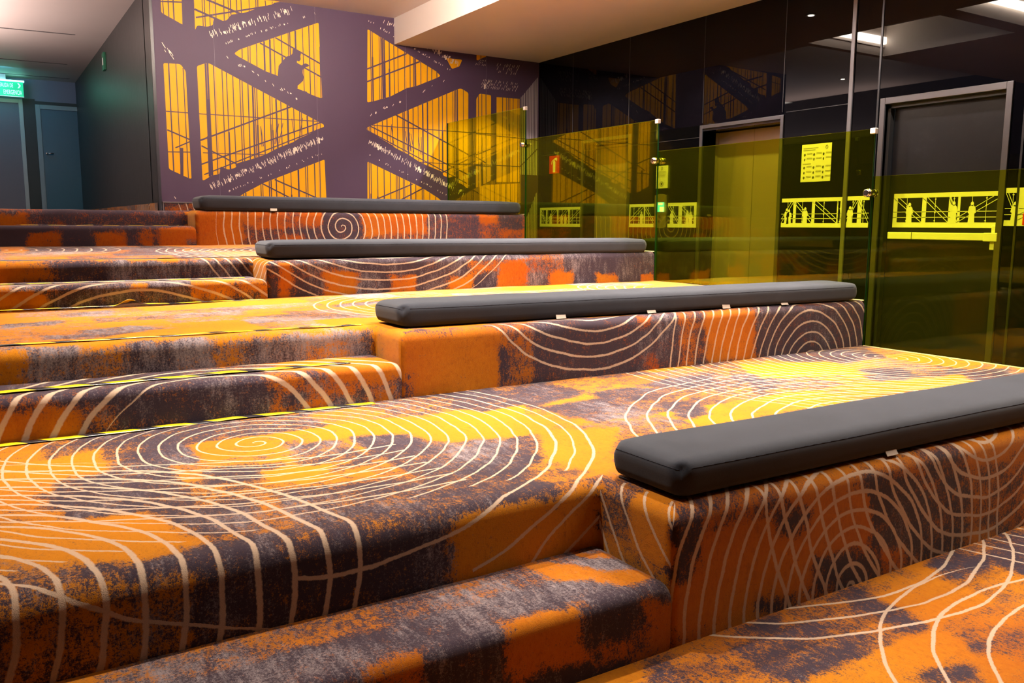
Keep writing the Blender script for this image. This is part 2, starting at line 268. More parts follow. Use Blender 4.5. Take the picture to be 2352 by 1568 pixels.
# ================================================================ carpeted tiers
PATCH = json.loads('''{"T1":[[0.1,-1.34,1.7,-0.93,1.73,-0.69,1.72,-0.9,1.43,-1.17,1.38],[0.05,-1.17,1.35,-0.98,1.48,-0.98,1.11,-1.17,1.11],[0.05,-1.47,1.01,-1.19,0.96,-1.17,0.72,-1.4,0.7],[0.1,-1.01,1.02,-0.76,0.98,-0.83,0.8,-1.02,0.86],[0.1,-1.24,0.66,-0.98,0.65,-0.95,0.41,-1.22,0.45],[0.25,-0.69,1.23,-0.49,1.15,-0.48,0.81,-0.76,0.78],[0,-0.46,1.17,-0.24,1.11,-0.3,0.86,-0.47,0.9],[0.2,-0.87,0.67,-0.38,0.63,-0.07,0.66,-0.16,0.44,-0.58,0.24,-0.92,0.29],[0.05,-0.07,0.96,-0.01,0.59,-0.22,0.42,-0.34,0.58],[0.1,0.09,1.55,0.77,1.7,0.81,1.4,0.2,1.18],[0.1,0.43,1.24,0.83,1.27,0.67,0.95,0.41,1.01],[0.05,1.14,1.39,1.37,1.48,1.73,1.47,1.32,1.22],[0.1,0.91,1.0,1.14,1.03,0.98,0.76,0.77,0.75],[0.1,1.68,1.27,1.9,1.29,1.73,1.04,1.5,0.99],[0.1,2.78,1.75,3.18,1.63,3.0,1.33,2.54,1.32],[0,2.37,1.17,2.69,1.06,2.55,0.76,2.21,0.82],[0.1,2.87,0.87,3.25,0.73,2.72,0.52,2.48,0.66],[0.3,-0.17,1.7,0.11,1.68,0.26,1.55,-0.2,1.38],[1,-1.55,1.37,-1.25,1.47,-1.26,1.17,-1.56,1.14],[1,-1.56,0.76,-1.23,0.68,-1.13,0.39,-1.31,0.34,-1.57,0.5],[1,-0.27,1.21,0.39,1.31,0.14,0.84,-0.21,0.97],[1,0.19,0.89,0.49,0.79,0.06,0.31,-0.02,0.53],[1,-0.86,0.93,-0.59,0.88,-0.78,0.71,-0.87,0.77],[1,1.99,1.56,2.54,1.41,2.38,1.01,1.78,1.22],[1,2.12,0.88,2.78,0.77,2.63,0.57,1.78,0.7],[0.05,-1.2,0.27,-0.51,0.25,-0.51,-0.02,-1.21,0.05],[0.45,-1.57,0.3,-1.37,0.29,-1.2,0.27,-1.21,0.05,-1.59,0.1],[0.95,-0.5,0.27,0.0,0.26,0.01,0.05,-0.5,0.06]],"F1":[[0.1,-0.05,-0.02,0.05,-0.03,0.06,-0.24,-0.04,-0.22],[0.15,0.41,-0.09,0.59,-0.12,0.6,-0.2,0.41,-0.17],[0.1,0.59,-0.27,0.97,-0.35,0.99,-0.5,0.6,-0.41],[0.05,0.86,-0.06,1.15,-0.11,1.18,-0.4,0.89,-0.34],[0.2,1.16,-0.01,1.44,-0.05,1.5,-0.48,1.21,-0.42],[0.15,0.36,-0.36,0.52,-0.4,0.53,-0.48,0.36,-0.43],[0,0.11,0.01,0.16,-0.0,0.16,-0.05,0.12,-0.04],[0.4,1.52,-0.12,1.84,-0.17,1.9,-0.48,1.56,-0.41],[0.1,0.06,-0.04,0.11,-0.05,0.11,-0.18,0.06,-0.17]],"T0":[[0.05,-0.07,-0.05,-0.02,-0.08,-0.12,-0.18,-0.16,-0.15],[0.05,0.25,-0.07,0.36,-0.06,0.43,-0.09,0.34,-0.14,0.27,-0.11],[0.1,0.68,-0.04,0.81,-0.07,0.8,-0.23,0.73,-0.35,0.67,-0.31,0.71,-0.12],[0.05,1.18,-0.06,1.39,-0.04,1.42,-0.19,1.3,-0.23,1.14,-0.19],[0.15,1.68,-0.05,1.84,-0.07,1.61,-0.19,1.54,-0.15],[0.1,0.5,-0.48,0.64,-0.51,0.66,-0.56,0.59,-0.62,0.44,-0.52],[0.3,0.77,-0.43,0.96,-0.51,0.85,-0.58,0.72,-0.52]],"S0":[[0.95,-0.28,0.28,0.01,0.03,-0.08,-0.03,-0.26,0.13],[0.9,-0.12,0.28,0.0,0.22,-0.01,0.14,-0.13,0.2],[0.95,-1.54,0.3,-1.3,0.33,-1.23,0.32,-1.34,0.26,-1.47,0.24],[0.7,-1.1,0.3,-1.0,0.28,-1.03,0.22,-1.09,0.24],[0.95,-0.53,-0.01,-0.3,-0.02,-0.3,-0.18,-0.53,-0.18],[0.95,-0.1,-0.06,0.02,-0.07,0.02,-0.24,-0.09,-0.23],[0.9,-0.91,-0.02,-0.77,-0.03,-0.78,-0.12,-0.91,-0.07],[0.6,-0.26,-0.14,-0.14,-0.15,-0.14,-0.22,-0.26,-0.21]],"T2":[[0.12,-4,2.02,0.0,2.0,0.0,1.6,-4,1.6],[0.15,-1.5,3.08,-1.23,3.11,-1.23,2.89,-1.5,2.84],[0.15,-1.22,2.55,-0.97,2.64,-0.85,2.43,-1.16,2.29],[0.2,-1.35,2.43,-1.01,2.37,-1.14,2.19,-1.37,2.25],[0.2,-1.2,3.51,-0.93,3.56,-0.97,3.25,-1.2,3.28],[0.25,-0.54,3.08,-0.31,3.12,-0.38,2.87,-0.57,2.92],[0.3,-0.43,2.7,-0.02,2.79,-0.17,2.5,-0.39,2.5],[0.1,0.19,3.11,0.62,3.2,0.55,3.04,0.2,2.98],[0.9,-1.58,2.03,-1.43,2.02,-1.44,1.87,-1.59,1.88],[0.1,-1.42,2.03,-1.26,2.02,-1.27,1.88,-1.42,1.9],[0.45,-1.25,2.0,-1.08,1.99,-1.09,1.87,-1.26,1.88],[0.05,-1.06,2.03,-0.76,2.01,-0.76,1.86,-1.07,1.88],[0.5,-0.74,2.01,-0.59,2.0,-0.6,1.84,-0.74,1.86],[0.05,-0.57,1.99,-0.34,1.98,-0.34,1.84,-0.58,1.86],[0.45,-0.34,1.98,-0.06,1.96,-0.06,1.84,-0.34,1.86],[0.1,-0.13,2.0,-0.04,1.99,-0.04,1.83,-0.14,1.84]],"F2":[[1,-0.01,1.73,0.51,1.7,0.51,1.38,-0.01,1.44],[0.5,0.55,1.69,0.72,1.67,0.72,1.39,0.55,1.41],[0.05,0.73,1.76,1.67,1.71,1.68,1.32,0.73,1.41],[1,1.87,1.74,2.26,1.72,2.28,1.42,1.88,1.45],[0.6,1.38,1.74,1.48,1.73,1.48,1.67,1.39,1.68],[0.5,1.66,1.76,1.79,1.75,1.81,1.41,1.68,1.42],[0.05,2.3,1.75,3.3,1.71,3.34,1.34,2.32,1.42],[0.5,1.42,1.54,1.54,1.53,1.55,1.38,1.43,1.39],[0.05,-0.03,1.71,0.01,1.71,0.01,1.56,-0.03,1.56],[0.95,0.01,1.71,0.05,1.71,0.05,1.54,0.01,1.55],[0.35,-0.04,1.55,0.05,1.54,0.05,1.41,-0.04,1.42]],"S1":[[0.05,-1.52,2.39,-0.59,1.83,-0.73,1.33,-1.53,1.81],[0.9,-0.42,2.15,0.07,1.86,-0.08,1.54,-0.52,1.8],[0.95,-1.6,1.69,-1.28,1.65,-1.28,1.5,-1.61,1.54],[0.4,-1.27,1.68,-1.16,1.67,-1.17,1.52,-1.28,1.53],[0.02,-1.14,1.73,-0.59,1.68,-0.59,1.49,-1.15,1.56],[0.6,-0.57,1.69,-0.02,1.64,-0.03,1.5,-0.57,1.57],[0.1,-0.53,1.65,-0.44,1.64,-0.44,1.57,-0.54,1.58],[0.1,-0.33,1.61,-0.17,1.6,-0.17,1.53,-0.33,1.55]],"T3":[[0.95,-1.56,4.09,-1.34,4.09,-1.35,3.96,-1.57,3.96],[0.7,-1.33,4.09,-1.21,4.08,-1.21,3.95,-1.34,3.96],[0.03,-1.18,4.09,0.03,4.07,0.02,3.92,-1.18,3.95],[0.1,-1.23,6.16,-0.62,6.18,-0.72,4.92,-1.29,4.79],[0.15,-0.57,5.39,-0.17,5.46,-0.37,4.46,-0.68,4.61],[0.9,-0.4,6.54,0.42,5.9,0.23,5.17,-0.5,5.86]],"F3":[[1,0.06,3.77,0.16,3.77,0.15,3.44,0.05,3.44],[0.9,0.39,3.68,0.63,3.67,0.63,3.42,0.38,3.43],[0.9,0.86,3.64,1.07,3.64,1.06,3.4,0.85,3.41],[0.9,1.32,3.62,1.53,3.62,1.53,3.44,1.32,3.45],[1,1.74,3.73,2.0,3.73,2.0,3.45,1.74,3.46],[0.9,2.21,3.63,2.44,3.63,2.45,3.44,2.21,3.45],[0.9,2.67,3.6,2.9,3.59,2.91,3.42,2.67,3.43],[0.9,3.13,3.6,3.28,3.6,3.29,3.44,3.13,3.45],[0.6,1.48,3.73,1.74,3.73,1.74,3.63,1.48,3.63],[0.9,0.0,3.73,0.06,3.73,0.05,3.64,-0.0,3.64],[0.1,0.0,3.73,0.08,3.73,0.07,3.47,-0.01,3.47]],"S2":[[0.9,-1.58,3.72,-1.24,3.71,-1.25,3.56,-1.58,3.58],[0.05,-1.22,3.75,-0.49,3.72,-0.5,3.58,-1.23,3.61],[0.65,-0.46,3.76,0.02,3.75,0.01,3.59,-0.47,3.61],[0.2,-0.2,3.69,-0.07,3.68,-0.07,3.6,-0.21,3.6],[0.8,-0.81,3.76,-0.71,3.76,-0.71,3.72,-0.81,3.72]],"S3":[[0.9,-1.23,5.73,-1.0,5.73,-1.01,5.59,-1.24,5.59],[0.95,-0.77,5.73,-0.54,5.73,-0.55,5.58,-0.77,5.58],[0.7,-0.45,5.73,-0.34,5.73,-0.35,5.61,-0.45,5.62],[1,-0.29,5.77,0.03,5.78,0.02,5.58,-0.3,5.58],[0.1,-0.07,5.67,0.03,5.67,0.02,5.58,-0.08,5.58]],"T4":[[0.95,-1.54,6.08,-1.2,6.09,-1.21,5.95,-1.55,5.95],[0.2,-1.2,6.09,0.04,6.1,0.03,5.95,-1.21,5.95]],"F4":[[1,0.01,5.78,0.4,5.79,0.39,5.45,-0.01,5.45],[0.8,0.4,5.79,0.7,5.79,0.7,5.66,0.4,5.66],[0.9,0.9,5.79,1.11,5.79,1.11,5.67,0.9,5.67],[0.05,1.11,5.79,1.49,5.8,1.48,5.48,1.1,5.48],[0.9,1.5,5.8,2.15,5.81,2.15,5.58,1.5,5.58],[0.2,2.18,5.81,2.74,5.82,2.74,5.47,2.17,5.47],[0.9,2.74,5.77,2.94,5.78,2.94,5.69,2.74,5.69],[0.4,1.6,5.58,2.15,5.58,2.15,5.47,1.6,5.48],[0.8,0.7,5.58,0.94,5.58,0.93,5.48,0.69,5.49]]}''')
BASE = {'SD': .74, 'T1': .48, 'F1': .62, 'T0': .60, 'S0': .20, 'T2': .58, 'F2': .22, 'S1': .30, 'T3': .44, 'F3': .16, 'S2': .32, 'S3': .16, 'T4': .22, 'F4': .42}
HUE = {'SD': .25, 'T1': .1, 'F1': .45, 'T0': .3, 'S0': .5, 'T2': .0, 'F2': .7, 'S1': .45, 'T3': .4, 'F3': .6, 'S2': .1, 'S3': .95, 'T4': .9, 'F4': .95}  # faces mostly redder than tops: bounce light partly put into the carpet colour
WEAR = {'SD': .3, 'T1': .5, 'F1': .35, 'T0': .35, 'S0': .62, 'T2': .75, 'F2': .42, 'S1': .5, 'T3': .6, 'F3': .5, 'S2': .65, 'S3': .35, 'T4': .30, 'F4': .3}
def inpoly(x, y, q):
    """signed distance-ish: min distance to edges, positive inside"""
    n = len(q)//2; ins = False; dm = 9
    for i in range(n):
        x0, y0 = q[2*i], q[2*i+1]; x1, y1 = q[(2*i+2) % (2*n)], q[(2*i+3) % (2*n)]
        if (y0 > y) != (y1 > y) and x < (x1-x0)*(y-y0)/(y1-y0)+x0: ins = not ins
        dx, dy = x1-x0, y1-y0; L = dx*dx+dy*dy or 1e-9; t = max(0, min(1, ((x-x0)*dx+(y-y0)*dy)/L))
        dm = min(dm, math.hypot(x-x0-t*dx, y-y0-t*dy))
    return dm if ins else -dm
def tone_at(key, x, v):
    e = noise.noise(Vector((x*7, v*7, 3)))*.03 + noise.noise(Vector((x*19, v*19, 5)))*.015
    t = BASE[key]
    # blocky default variation
    t += noise.noise(Vector((round(x*3.2)/3.2*2.1, round(v*4)/4*2.1, ord(key[0])+ord(key[1]))))*.55
    for q in PATCH.get(key, []):
        d = inpoly(x, v, q[1:]) + e
        k = max(0, min(1, (d+.022)/.044)); t = t*(1-k) + (.20+.60*q[0])*k
    wr = WEAR[key] + noise.noise(Vector((x*2.3, v*2.9, 11)))*.35
    hu = HUE[key] + noise.noise(Vector((x*1.7, v*2.3, 17)))*.45
    return (max(-.1, min(1.1, t)), max(0, min(1, wr)), max(0, min(1, hu)))
class Carpet:
    def __init__(s): s.bm = bmesh.new(); s.uv = s.bm.loops.layers.uv.new('UVMap'); s.col = s.bm.verts.layers.float_color.new('tone')
    def grid(s, P, U, key, mi=0):
        """P,U: 2D lists of positions and (u,v)"""
        V = []
        for a, b in zip(P, U):
            row = []
            for p, u in zip(a, b):
                v = s.bm.verts.new(p); v[s.col] = (*tone_at(key, *u), 1); row.append(v)
            V.append(row)
        for i in range(len(P)-1):
            for j in range(len(P[0])-1):
                q = ((i, j), (i+1, j), (i+1, j+1), (i, j+1))
                try: f = s.bm.faces.new([V[a][b] for a, b in q])
                except ValueError: continue
                f.material_index = mi; f.smooth = True
                for l, (a, b) in zip(f.loops, q): l[s.uv].uv = U[a][b]
    def build(s, name, mats, parent=None):
        bmesh.ops.remove_doubles(s.bm, verts=s.bm.verts, dist=.0006)
        bmesh.ops.recalc_face_normals(s.bm, faces=s.bm.faces)
        me = bpy.data.meshes.new(name); s.bm.to_mesh(me); s.bm.free()
        for m in mats: me.materials.append(m)
        o = link(name, me, parent)
        return o
def fr(a, b, st=.033):
    n = max(1, int(math.ceil(abs(b-a)/st))); return [a+(b-a)*i/n for i in range(n+1)]
def wob(p, amp=.004):
    n = noise.noise_vector(Vector(p)*3.1)*amp + noise.noise_vector(Vector(p)*9)*amp*.35
    return Vector((p[0]+n.x*.5, p[1]+n.y, p[2]+n.z))
def sweep(C_, path, outs, R, ztop, zbot, keyf, uvf, mif, zadj=lambda x, y: 0, lip=.03, puff=.0, cx=None, cy=None):
    """path: list of (x,y,inx,iny) where in* is the (mitred) inward offset vector; profile from lip over nosing down"""
    prof = [(R+lip, 0.0, -lip)] if lip else []
    nseg = 6
    for i in range(nseg+1):
        a = i/nseg*math.pi/2; prof.append((R-R*math.sin(a), R-R*math.cos(a), R*a))
    L0 = R*math.pi/2
    zf = fr(R, ztop-zbot, .033)[1:]
    for h in zf: prof.append((0, h, L0+h-R))
    P, U = [], []
    pf0 = puff
    for (x, y, ix, iy, base) in path:
        puff = pf0*min(1, max(0, -x)/.5)
        rp, ru = [], []
        for o, dz, s in prof:
            k = max(0, 1-dz/(ztop-zbot))
            p = (x+ix*(o - puff*math.sin(min(1, dz/(ztop-zbot))*math.pi)*.5), y+iy*(o - puff*math.sin(min(1, dz/(ztop-zbot))*math.pi)*.5), ztop-dz+zadj(x, y)*k)
            if cx is not None: p = (max(p[0], cx+o), p[1], p[2])
            if cy is not None: p = (p[0], max(p[1], cy+o), p[2])
            rp.append(wob(p) if dz < ztop-zbot-1e-4 else Vector(p)); ru.append(uvf(base, o, dz, s, R))
        P.append(rp); U.append(ru)
    C_.grid(P, U, keyf, mif)
def tier(k, ztop, zbot, f, d, yback, keyT, keyF, mats, R=.045, RL=None, zadj=lambda x, y: 0, xl=XL+.02):
    c = Carpet(); RL = RL or R; yl = f+d
    # left riser (aisle side)
    X = fr(xl, -1.7, .25)[:-1]+fr(-1.7, 0, .033)
    path = [(x, yl, (1 if x >= 0 else 0), 1, x) for x in X]
    path[-1] = (0, yl, 1, 1, 0)
    uvL = lambda b, o, dz, s, R: (b+(o if b >= 0 else 0), yl+(o if dz <= 0 and o > R else (R-s if True else 0)))
    def uvl(b, o, dz, s, R): return (b + (o if b >= -1e-6 else 0), yl + R - s)
    sweep(c, path, None, R, ztop, zbot, keyT, uvl, 0, zadj, puff=(.03 if RL > R else 0))
    # side face x=0 of the seat block
    path = [(0, y, 1, (1 if (i == 0 or i == n_) else 0), y) for n_ in [len(fr(yl, f))-1] for i, y in enumerate(fr(yl, f))]
    def uvs(b, o, dz, s, R): return (R - s, max(b, f+o))
    sweep(c, path, None, R, ztop, zbot, 'SD', uvs, 0, zadj, cy=f)
    # seat front
    X = fr(0, G)
    path = [(x, f, (1 if i == 0 else 0), 1, x) for i, x in enumerate(X)]
    def uvf_(b, o, dz, s, R): return (max(b, o), f + R - s)
    sweep(c, path, None, R, ztop, zbot, keyF, uvf_, 1, zadj, cx=0)
    # top
    q = R+.03
    for xs, y0 in ((fr(xl, -1.7, .25)[:-1]+fr(-1.7, q), yl+q), (fr(q, G), f+q)):
        ys = fr(y0, yback, .033)
        P = [[wob((x, y, ztop+zadj(x, y))) if 0.05 < y-y0 < yback-y0-.05 else Vector((x, y, ztop+zadj(x, y)))+Vector((0, 0, wob((x, y, ztop)).z-ztop)) for y in ys] for x in xs]
        P = [[wob((x, y, ztop+zadj(x, y))) for y in ys] for x in xs]
        c.grid(P, [[(x, y) for y in ys] for x in xs], keyT, 0)
    return c.build('seating_tier', mats)
def step(zt, zb, f, yback, key, mat, R=.035):
    c = Carpet()
    X = fr(XL+.02, -1.7, .25)[:-1]+fr(-1.7, -.03, .033)+[-.012, -.003, -.0005]
    rnd = lambda x: (0 if x < -.03 else (1-math.sqrt(max(0, 1-((x+.03)/.03)**2)))*.022)
    P, U = [], []
    ys = fr(f+R, yback, .033)
    for x in X:
        rp, ru = [], []
        for y in ys[::-1]: rp.append((x, y, zt-rnd(x))); ru.append((x, y))
        for i in range(1, 7):
            a = i/6*math.pi/2; rp.append((x, f+R-R*math.sin(a), zt-R+R*math.cos(a)-rnd(x))); ru.append((x, f+R-R*a))
        for h in fr(R, zt-zb, .033)[1:]: rp.append((x, f, zt-h)); ru.append((x, f+R-R*math.pi/2-h+R))
        P.append([wob(p, .003) if (p[2] > zb+.01) else Vector(p) for p in rp]); U.append(ru)
    c.grid(P, U, key, 0)
    return c.build('carpeted_step', [mat])
W_ = 99
m_T1 = carpet('carpet_tier_spirals', [(-.77, 1.28, .0645, 0, 1.20, -9, 9, .0040, .42), (-.77, 1.28, .0645, 1.055, 1.12, -.95, .3), (-.77, 1.28, .0645, 1.15, 1.21, -.45, .4), (-.77, 1.28, .0645, 1.21, 1.27, -9, -1.0), (2.996, 1.326, .064, 0, 1.75, -99, 99, .0042), (1.56, .13, .086, 0, 1.25, -99, 99, .0050), (-1.92, .27, .084, 0, 1.2, -99, 99, .0072), (-.47, 2.42, .085, 1.36, 2.0, -9, -.35, .005), (.45, -.55, .085, .6, 1.0, -.4, .055, .005)])
m_F1 = carpet('carpet_face_crossing_arcs', [(.80, -.43, .062, 0, .92, -99, 99, .0068), (1.60, .16, .073, 0, 1.3, -99, 99, .0068), (2.7, -.35, .07, 0, .6, -99, 99, .0068)])
m_T2 = carpet('carpet_tier_arcs', [(.95, 2.82, .075, 0, .93), (-1.9, 2.55, .09, 0, .37), (2.9, 3.0, .07, 0, .8)])
m_F2 = carpet('carpet_face_low_arcs', [(1.1, 2.25, .066, 0, .79), (2.76, 1.36, .064, 0, 1.16)])
m_T3 = carpet('carpet_tier_pale_rings', [(.85, 4.72, .060, 0, 1.36), (-1.7, 5.3, .09, 0, 1.05)])
m_T4 = carpet('carpet_face_tall_lines', [(1.29, 5.655, .066, 0, 1.12)])
m_S0 = carpet('carpet_step_worn', [])
m_S1 = carpet('carpet_step_lines', [(-.82, F[2]-.38, .085, .44, .9, -99, 99, .0105)])
m_S2 = carpet('carpet_step_arches', [(-.77, F[3]-.95, .075, 0, 1.3, -99, 99, .0075)])
m_S3 = carpet('carpet_step_plain', [])
m_T0 = carpet('carpet_floor_arcs', [(.97, .87, .095, .98, 1.28), (1.1, -1.13, .135, 0, .98), (2.6, .2, .1, 0, 1.2)])

t1 = tier(1, Z[1], 0, F[1], D[1], F[2]+.004, 'T1', 'F1', [m_T1, m_F1], R=.05, RL=.07)
t2 = tier(2, Z[2], Z[1], F[2], D[2], F[3]+.004, 'T2', 'F2', [m_T2, m_F2], zadj=lambda x, y: (-.012+.012*max(-1, min(1.2, x))+.008)*max(0, min(1, (y-F[2]-.3)/1.4)))
t3 = tier(3, Z[3], Z[2], F[3], D[3], F[4]+.004, 'T3', 'F3', [m_T3, m_T3], zadj=lambda x, y: -.018*max(0, 1-max(0, x)/3)*max(0, 1-(y-F[3])/.5)+.036*max(0, min(1, (y-F[3]-.3)/1.7)))
t4 = tier(4, Z[4], Z[3], F[4], D[4], M, 'T4', 'F4', [m_T4, m_T4])
tag(t1, 'nearest and widest carpeted tier, orange and purple with the biggest cream spiral', 'seating tier', 'carpeted seating tiers')
tag(t2, 'second carpeted tier from the front, with a big orange square on its face', 'seating tier', 'carpeted seating tiers')
tag(t3, 'third carpeted seating tier from the front, purple face with orange blocks and wide hanging arcs', 'seating tier', 'carpeted seating tiers')
tag(t4, 'topmost carpeted seating tier by the mural, small spiral between near-vertical lines on its rust face', 'seating tier', 'carpeted seating tiers')
# the corridor floor behind the top tier
c = Carpet(); xs = fr(XL, ML, .3); ys = fr(M, BY, .4)
c.grid([[Vector((x, y, Z[4])) for y in ys] for x in xs], [[(x, y) for y in ys] for x in xs], 'T4'); cf = c.build('floor', [m_S3]); tag(cf, kind='structure')
s0 = step(S[0], 0, F[1]-.004, F[1]+D[1]+.02, 'S0', m_S0)
s1 = step(S[1], Z[1], F[2]-.004, F[2]+D[2]+.02, 'S1', m_S1)
s2 = step(S[2], Z[2]-.02, F[3]-.004, F[3]+D[3]+.02, 'S2', m_S2)
s3 = step(S[3], Z[3]+.015, F[4]-.004, F[4]+D[4]+.02, 'S3', m_S3)
tag(s0, 'nearest carpeted aisle step, worn grey-purple top with orange blocks at the bottom of the photo', 'step', 'carpeted aisle steps')
tag(s1, 'carpeted aisle step with yellow-black tape along its edge, below the second seating tier', 'step', 'carpeted aisle steps')
tag(s2, 'carpeted aisle step with wide arching cream lines on its face', 'step', 'carpeted aisle steps')
tag(s3, 'topmost carpeted aisle step, low and rust-brown without lines', 'step', 'carpeted aisle steps')
# lowest floor
c = Carpet(); xs = fr(XL, -.4, .3)[:-1]+fr(-.4, G, .033); ys = fr(-4, -1.5, .3)[:-1]+fr(-1.5, F[1], .033)
c.grid([[Vector((x, y, 0)) for y in ys] for x in xs], [[(x, y) for y in ys] for x in xs], 'T0')
fl = c.build('floor', [m_T0]); tag(fl, kind='structure')
mb = MB(); mb.box(G, W+.5, -4, M, -.1, 0); HALL = basic('dark_polished_floor', (.02, .018, .018), .12)
tag(mb.build('floor', HALL), kind='structure')
# ================================================================ cushions
def cushion(k, zadd, xa, xb, yfl, yfr, wd, h, label, tabs=()):
    z0 = Z[k]+zadd; xm, ym = (xa+xb)/2, (yfl+yfr)/2+wd/2
    L, Wd = xb-xa, wd; R = .038; root = empty('bench_cushion', (xa, (yfl+wd/2), z0)); tag(root, label, 'cushion', 'charcoal bench cushions')
    bm = bmesh.new()
    nx = 150
    def shape(u, v, wz):   # u in[-L/2,L/2], v in [-W/2,W/2], wz in [0,h]
        c_ = Vector((u, v, wz))
        inn = Vector((max(-L/2+R*1.5, min(L/2-R*1.5, u)), max(-Wd/2+R, min(Wd/2-R, v)), max(R*.55, min(h-R, wz))))
        d = c_-inn
        if d.length > 1e-6:
            q = Vector((d.x/(R*1.5), d.y/R, d.z/(R if wz > h/2 else R*.55))); q.normalize()
            c_ = inn+Vector((q.x*R*1.5, q.y*R, q.z*(R if wz > h/2 else R*.55)))
        # crown, belly and wrinkles
        if wz > h/2: c_.z += .012*math.cos(math.pi*v/Wd)*min(1, (L/2-abs(u))/.12)
        side = abs(v)/(Wd/2)
        c_.z += noise.noise(Vector((u*3, v*4, k*7)))*.0025*(1 if wz > h*.3 else 0)
        wr = max(0, noise.noise(Vector((u*.9+k, 2, k))))*1.6
        c_.z += math.sin((u*1.0+v*.9)*95+noise.noise(Vector((u*5, v*5, k)))*4)*.0009*wr*(1 if wz > h*.5 else 0)
        c_.y += math.sin((u*1.0)*80+noise.noise(Vector((u*5, wz*9, k)))*5)*.0011*wr*(side > .8)
        # end gathers: pinched top corners, tapered underside
        for sx in (-1, 1):
            du = abs(u-sx*L/2)
            for sv in (-1, 1):
                dv = abs(v-sv*Wd/2); dd = math.sqrt(du*du+dv*dv+(wz-h*.86)**2)
                c_ += Vector((-sx*.011, -sv*.010, -.004))*math.exp(-(dd/.028)**2)
        t = (1-wz/h)
        if abs(u) > L/2-R*2: c_.x -= math.copysign(.018*t**1.4, u)
        if abs(v) > Wd/2-R*2: c_.y -= math.copysign(.012*t**2, v)
        return c_
    us = [-L/2, -L/2+.004]+fr(-L/2+.012, L/2-.012, L/nx)+[L/2-.004, L/2]
    ring = []
    vv = [-Wd/2]+fr(-Wd/2+.008, Wd/2-.008, .016)+[Wd/2]; zz = fr(0, h, h/9)
    for a in vv: ring.append((a, h))
    for z_ in zz[::-1][1:]: ring.append((Wd/2, z_))
    for a in vv[::-1][1:]: ring.append((a, 0))
    for z_ in zz[1:-1]: ring.append((-Wd/2, z_))
    n = len(ring); V = []
    sk = lambda u: yfl+(yfr-yfl)*(u+L/2)/L+Wd/2
    def P(u, a, z_):
        q = shape(u, a, z_); return (q.x+xm, q.y+sk(u), q.z+z0)
    for u in us: V.append([bm.verts.new(P(u, a, z_)) for a, z_ in ring])
    for i in range(len(us)-1):
        for j in range(n): bm.faces.new((V[i][j], V[i][(j+1) % n], V[i+1][(j+1) % n], V[i+1][j]))
    for ui, e in ((us[0], V[0]), (us[-1], V[-1])):   # end caps as a grid
        g = {}
        for j, (a, z_) in enumerate(ring): g[(round(a, 5), round(z_, 5))] = e[j]
        for i in range(len(vv)-1):
            for j in range(len(zz)-1):
                q = []
                for a, z_ in ((vv[i], zz[j]), (vv[i+1], zz[j]), (vv[i+1], zz[j+1]), (vv[i], zz[j+1])):
                    kk = (round(a, 5), round(z_, 5))
                    if kk not in g: g[kk] = bm.verts.new(P(ui, a, z_))
                    q.append(g[kk])
                bm.faces.new(q)
    for f_ in bm.faces: f_.smooth = True
    bmesh.ops.recalc_face_normals(bm, faces=bm.faces)
    me = bpy.data.meshes.new('cushion_body'); bm.to_mesh(me); bm.free(); me.materials.append(FABRIC)
    o = link('cushion_body', me, root); o.matrix_parent_inverse = Matrix.Translation(-Vector(root.location))
    # stitched seam just under the top edge, all round
    mb = MB(); pts = []
    zc = h*.83
    for u in us[2:-2:2]: pts.append(P(u, -Wd/2, zc))
    for a, b_ in zip(pts[:-1], pts[1:]): mb.tube(a, b_, .0011, n=6)
    pe = [P(us[0], a, zc) for a in vv[1:-1]]
    for a, b_ in zip(pe[:-1], pe[1:]): mb.tube(a, b_, .0011, n=6)
    mb.build('seam', SEAM, root)
    for x, dx in tabs:
        mb = MB(); y = yfl+(yfr-yfl)*(x-xa)/L+.012
        mb.prism([(x-.03, y-.014, z0+.001), (x+.03, y-.014, z0+.001), (x+.033, y-.002, z0+.022+dx), (x-.026, y-.002, z0+.022+dx)], (0, .003, 0)); mb.build('velcro_tab', TAB, root)['label'] = 'pale velcro tab'
    return root
SEAM = basic('cushion_thread', (.022, .022, .028), 1, spec=.05)
TAB = basic('pale_velcro', (.40, .33, .27), .8)
cushion(1, .004, .045, 3.25, F[1]+.03, F[1]+.005, .325, .112, 'nearest and largest charcoal bench cushion, running off the right side of the photo', tabs=((1.02, -.006),))
cushion(2, .004, .045, 3.245, F[2]+.11, F[2]+.0, .33, .108, 'charcoal bench cushion with pale tabs under its front edge, on the second tier', tabs=((.93, 0), (1.52, -.006), (2.07, .004), (2.55, -.010)))
cushion(3, -.006, .02, 3.225, F[3]+.06, F[3]-.005, .33, .108, 'charcoal bench cushion on the third tier, above the hanging arcs')
cushion(4, .002, .035, 3.255, F[4]+.0, F[4]-.01, .33, .118, 'farthest charcoal bench cushion, in front of the yellow and purple mural', tabs=((.66, .004),))
